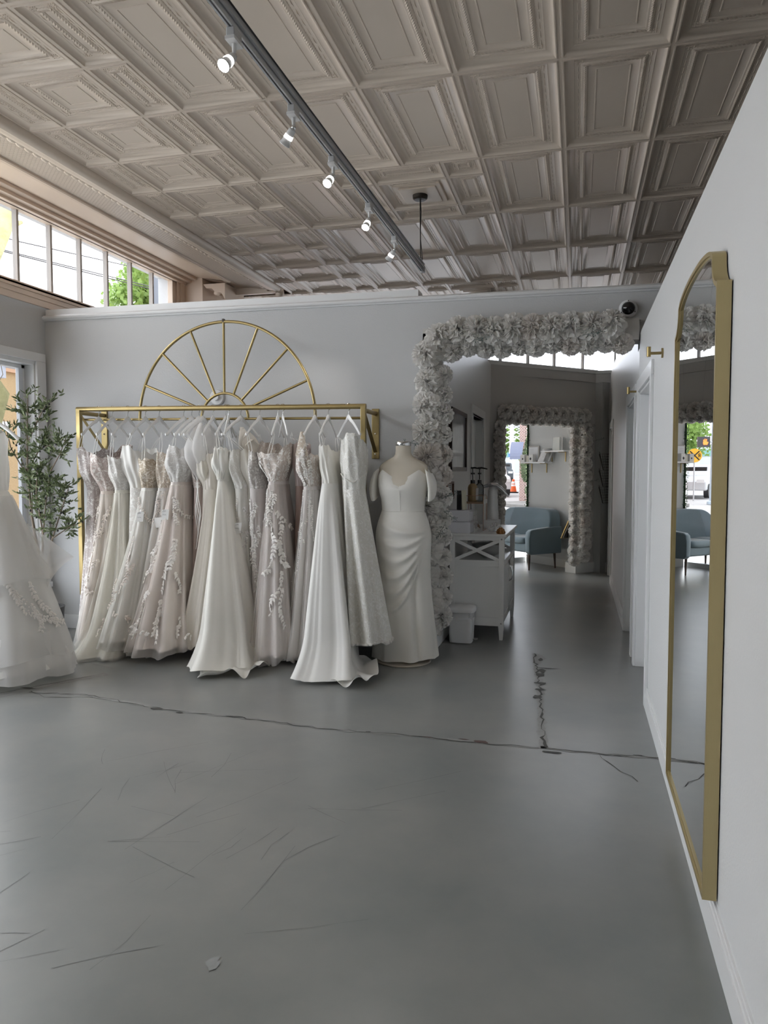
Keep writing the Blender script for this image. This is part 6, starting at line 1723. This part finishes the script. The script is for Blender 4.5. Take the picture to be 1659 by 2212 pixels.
# the street beyond the vestibule ---------------------------------
t = thing('traffic_cone', (-3.42, 41, slope(41)), 'orange and white traffic cone on the street beyond the vestibule', 'traffic cone')
zc = slope(41)
orange = mat('cone_orange', (.85, .14, .03), .5); white = mat('cone_white', (.85, .85, .85), .5)
MB().box(-3.70, -3.14, 40.7, 41.3, zc, zc + .06).build('base', M['black'], t, smooth=0)
for a, b, m in ((.06, .36, orange), (.36, .46, white), (.46, .50, orange), (.50, .62, white), (.62, .74, orange)):
    MB().lathe([(.20 - .19 * a, a), (.20 - .19 * b, b)], (-3.42, 41, zc), 18).build('band', m, t)
t = thing('planting_island', (-2.75, 29, slope(33)), 'stone edged planting island on the far corner', 'planter')
v = [[-3.3, 30.2], [-2.5, 28.6], [-1.5, 28.0], [-1.2, 30.7], [-2.4, 30.8]]
MB().add([[a, b, slope(b) + .12] for a, b in v] + [[a, b, slope(b)] for a, b in v], [(0, 1, 2, 3, 4)] + [(i, i + 5, (i + 1) % 5 + 5, (i + 1) % 5) for i in range(5)]).build('bed', mat('grey_gravel_bed', (.24, .23, .22), .9, var=.3, vscale=4), t, smooth=0)
M['shrub'] = mat('clipped_evergreen', (.16, .21, .11), .7, var=.35, vscale=3, transl=.2)
def lathe_shrub(name, label, c, prof, n, leaf, seed):
    t = thing(name, (c[0], c[1], slope(c[1])), label, 'shrub'); rr = random.Random(seed); w = MB()
    pr = np.array(prof)
    w.lathe([(r_ * .9, z_) for r_, z_ in prof], c, 20)
    V = np.zeros((n * 4, 3))
    for i in range(n):
        q = rr.random(); z_ = pr[0, 1] + (pr[-1, 1] - pr[0, 1]) * q; r_ = float(np.interp(z_, pr[:, 1], pr[:, 0])); a = rr.uniform(0, 6.283)
        p = np.array([c[0] + r_ * math.cos(a) * rr.uniform(.92, 1.06), c[1] + r_ * math.sin(a) * rr.uniform(.92, 1.06), c[2] + z_])
        e = np.array([rr.gauss(0, 1), rr.gauss(0, 1), rr.gauss(0, 1)]); e /= np.linalg.norm(e); k = np.cross(e, [0, .3, 1]); k /= np.linalg.norm(k) + 1e-6
        V[4 * i:4 * i + 4] = [p - e * leaf, p + k * leaf * .5, p + e * leaf, p - k * leaf * .5]
    w.add(V, [(4 * i, 4 * i + 1, 4 * i + 2, 4 * i + 3) for i in range(n)])
    w.build('foliage', M['shrub'], t, smooth=0)
    MB().tube([(c[0], c[1], slope(c[1])), (c[0], c[1], c[2] + .3)], .06, 8).build('stem', M['bark'], t)
    return t
lathe_shrub('conical_shrub', 'clipped cone shaped evergreen beside the window edge', (-1.46, 24, 1.10), [(.05, 0), (.22, .08), (.33, .4), (.31, .75), (.2, 1.25), (.06, 1.75), (.01, 1.85)], 2600, .03, 5)
tree('low_shrub', 'low pale shrub under the cone shaped evergreen', (-1.38, 24.4, .78), .30, M['shrub'], 900, .03, 9, False)
t = thing('brick_shop', (-2.0, 31, slope(31)), 'red brick shop front across the street', 'building')
MB().box(-2.35, 2.5, 31, 42, .1, 5.0).build('wall', M['bricks'], t, smooth=0)
t = thing('shop_awning', (-2.44, 30.2, 2.2), 'rounded blue grey awning on the brick shop', 'awning')
P = [[[-2.65 + .5 * b, 30.9 - 1.0 * math.sin(a), 1.98 + .72 * (1 - (1 - math.cos(a - PI / 2 + PI / 2)) * 0) * math.cos(a)] for b in np.linspace(0, 1, 4)] for a in np.linspace(PI / 2, 0, 10)]
MB().grid(np.array(P)).add([[-2.65, 30.9 - 1.0 * math.sin(a), 1.98 + .72 * math.cos(a)] for a in np.linspace(PI / 2, 0, 10)] + [[-2.65, 30.9, 1.98]], [tuple(range(11))]).build('canopy', mat('blue_grey_awning', (.19, .21, .30), .7), t, smooth=0)
t = thing('lattice_pole', (-5.6, 65, slope(65)), 'white lattice signal pole far up the street', 'pole')
zt = slope(65)
w = MB().tube([(-5.6, 65, zt), (-5.6, 65, zt + 5.0)], [.28, .16], 10)
for a in (-1, 1):
    for k in range(5): w.tube([(-5.6 - a * .8, 65, zt + 3.0 + k * .45), (-5.6 + a * .8, 65, zt + 3.9 + k * .45)], .05, 5)
for k in range(6): w.tube([(-6.5, 65, zt + 4.6 + .0 * k), (-4.6, 65, zt + 4.6)], .05, 5).tube([(-6.4 + k * .3, 65, zt + 4.6), (-6.4 + k * .3, 65, zt + 5.3)], .05, 5)
w.box(-6.3, -4.9, 64.5, 65.5, zt, zt + .12)
w.build('pole', mat('pale_galvanised', (.66, .68, .72), .5, .2), t, smooth=0)
MB().box(-5.85, -5.35, 64.68, 64.72, zt + 2.0, zt + 2.3).build('blue_sign', mat('street_sign_blue', (.10, .25, .55), .5), t, smooth=0)
tree('distant_tree', 'green street tree far behind the lattice pole', (-8.5, 85, 5.5), 3.6, M['spring'], 2600, .25, 41)
tree('distant_tree', 'green street tree to the right of the lattice pole', (-6.0, 90, 6.2), 3.0, M['spring'], 2200, .25, 42)
t = thing('low_shop', (-9, 100, slope(100)), 'low pale shop row at the far end of the street', 'building')
MB().box(-22, -3.6, 100, 110, 1.0, 4.6).build('wall', mat('pale_shop_wall', (.58, .60, .60), .8), t, smooth=0)
MB().box(-22, -3.6, 99.9, 100, 3.4, 4.2).build('sign_band', mat('teal_sign_band', (.22, .42, .40), .6), t, smooth=0)
def car(name, label, x, y, col, rz=0.0):
    z = slope(y)
    t = thing(name, (x, y, z), label, 'car', rz=rz)
    side = [(-2.1, .35), (-2.15, .75), (-1.9, .98), (-1.2, 1.05), (-.75, 1.52), (.95, 1.55), (1.65, 1.05), (2.1, .95), (2.15, .4)]
    MB().prism(side, (-.85, 0, 0), (0, 1, 0), (0, 0, 1), (1.7, 0, 0)).build('body', mat(name + '_paint', col, .25, .2), t, smooth=0, local=True, bevel=.06)
    MB().prism([(-1.02, 1.08), (-.72, 1.44), (.88, 1.47), (1.42, 1.08)], (-.87, 0, 0), (0, 1, 0), (0, 0, 1), (1.74, 0, 0)).box(-.7, .7, -1.02, -.80, 1.10, 1.42).build('window', M['black'], t, smooth=0, local=True)
    for a in (-1, 1):
        for b in (-1.35, 1.35):
            MB().lathe([(.33, -.11), (.33, .11)], (a * .78, b, .33), 18, Matrix.Rotation(PI / 2, 4, 'Y')).build('wheel', M['black'], t, local=True)
    MB().box(-.78, -.45, -2.17, -2.1, .70, .85).box(.45, .78, -2.17, -2.1, .70, .85).build('headlight', M['whiteplastic'], t, smooth=0, local=True)
car('dark_parked_car', 'dark car parked far up the street left of the lattice pole', -6.1, 60, (.06, .07, .08), .2)
car('white_parked_car', 'white car parked beyond the railway warning sign', -4.55, 38, (.62, .63, .65), .3)
# seen in the mirror: railway crossing sign, pedestrian signal, pole
t = thing('railway_crossing_sign', (-4.05, 34.5, slope(34.5)), 'round yellow railway crossing warning sign on a post', 'road sign')
c = np.array([-4.05, 34.5, 2.18]); nd = Vector((.13, -1, 0)).normalized(); Mq = nd.to_track_quat('Z', 'Y').to_matrix().to_4x4()
MB().lathe([(.30, -.012), (.30, .0), (.001, .001)], c, 36, Mq).build('disc', mat('sign_yellow', (.83, .46, .03), .5), t, smooth=30)
rx = np.array(Mq.to_3x3() @ Vector((1, 0, 0))); ry = np.array(Mq.to_3x3() @ Vector((0, 1, 0))); nz_ = np.array(nd)
if ry[2] < 0: rx, ry = -rx, -ry
w = MB()
for s in (-1, 1):
    d = (rx * s + ry) / math.sqrt(2); e = (rx - ry * s) / math.sqrt(2) if s > 0 else (rx + ry) / math.sqrt(2)
    w.obox(c - d * .27 - e * .025 + nz_ * .004, d * .54, e * .05, nz_ * .004)
w.build('cross', M['black'], t, smooth=0)
def letterR(c, s):
    w = MB()
    P = lambda a, b: c + rx * a * s + ry * b * s + nz_ * .006
    w.tube([P(-.5, -1), P(-.5, 1)], .014, 5)
    w.tube([P(-.5, 1), P(.2, 1), P(.5, .75), P(.5, .3), P(.2, .05), P(-.5, .05)], .014, 5)
    w.tube([P(0, .05), P(.55, -1)], .014, 5)
    return w
letterR(c - rx * .19, .07).build('letter', M['black'], t, smooth=0); letterR(c + rx * .19, .07).build('letter', M['black'], t, smooth=0)
MB().tube([(c[0] - .0, c[1] + .04, slope(34.5)), (c[0], c[1] + .04, 2.4)], .03, 8).build('post', M['rail'], t)
t = thing('signal_pole', (-4.72, 32, slope(32)), 'thick pale blue signal pole with a lit pedestrian signal', 'pole')
MB().lathe([(.36, 0), (.36, .1), (.27, .15), (.2, 6.5)], (-4.55, 32, slope(32)), 16).build('pole', mat('pale_blue_pole', (.50, .60, .68), .5), t)
MB().box(-4.16, -3.72, 31.3, 31.6, 2.45, 2.85).build('signal_box', mat('charcoal_box', (.06, .055, .06), .5), t, smooth=0)
MB().tube([(-4.16, 31.5, 2.65), (-4.5, 32, 2.65)], .03, 6).build('arm', M['rail'], t)
w = MB(); hc = np.array([-3.98, 31.29, 2.62])
w.add([hc + np.array([a, 0, b]) for a, b in ((-.07, -.09), (.07, -.09), (.09, 0), (.08, .02), (.08, .11), (.045, .12), (.04, .04), (.03, .15), (0, .15), (-.01, .04), (-.03, .14), (-.06, .13), (-.05, .03), (-.10, .03), (-.11, 0))], [tuple(range(15))])
w.build('lit_hand', mat('lit_orange_hand', (.9, .2, .04), .5, emit=(1, .22, .04), estr=1.5), t, smooth=0)
# world: bright overcast ------------------------------------------
W = bpy.data.worlds.new('overcast_sky'); SC.world = W; W.use_nodes = True
nt = W.node_tree; bg = nt.nodes['Background']; tc = _n(nt, 'ShaderNodeTexCoord')
nz = _n(nt, 'ShaderNodeTexNoise'); nz.inputs['Scale'].default_value = 2.2; nz.inputs['Detail'].default_value = 5
nt.links.new(tc.outputs['Generated'], nz.inputs['Vector'])
cr = _n(nt, 'ShaderNodeValToRGB'); cr.color_ramp.elements[0].position = .35; cr.color_ramp.elements[0].color = (.86, .90, 1.0, 1); cr.color_ramp.elements[1].position = .68; cr.color_ramp.elements[1].color = (1.0, .99, .97, 1)
nt.links.new(nz.outputs['Fac'], cr.inputs[0]); nt.links.new(cr.outputs[0], bg.inputs['Color'])
bg.inputs['Strength'].default_value = 3.0
# camera -----------------------------------------------------------
cd = bpy.data.cameras.new('camera'); cam = bpy.data.objects.new('camera', cd); COL.objects.link(cam); SC.camera = cam
cam.location = (0, 0, 1.5)
cam.rotation_euler = (math.radians(90) - math.atan(88 / 1600), 0, math.atan((1249 - 829.5) / 1600 * math.cos(math.atan(88 / 1600))))
cd.sensor_fit = 'VERTICAL'; cd.sensor_height = 36; cd.lens = 1600 / 2212 * 36; cd.clip_start = .05; cd.clip_end = 400
vs = SC.view_settings; vs.view_transform = 'Standard'; vs.look = 'None'; vs.exposure = 1.62; vs.gamma = 1.0; vs.use_curve_mapping = False
cy = SC.cycles
cy.use_denoising = True; cy.denoising_prefilter = 'NONE'; cy.max_bounces = 10; cy.diffuse_bounces = 6; cy.glossy_bounces = 4; cy.transparent_max_bounces = 16; cy.transmission_bounces = 4
cy.sample_clamp_indirect = 6.0; cy.caustics_reflective = False; cy.caustics_refractive = False
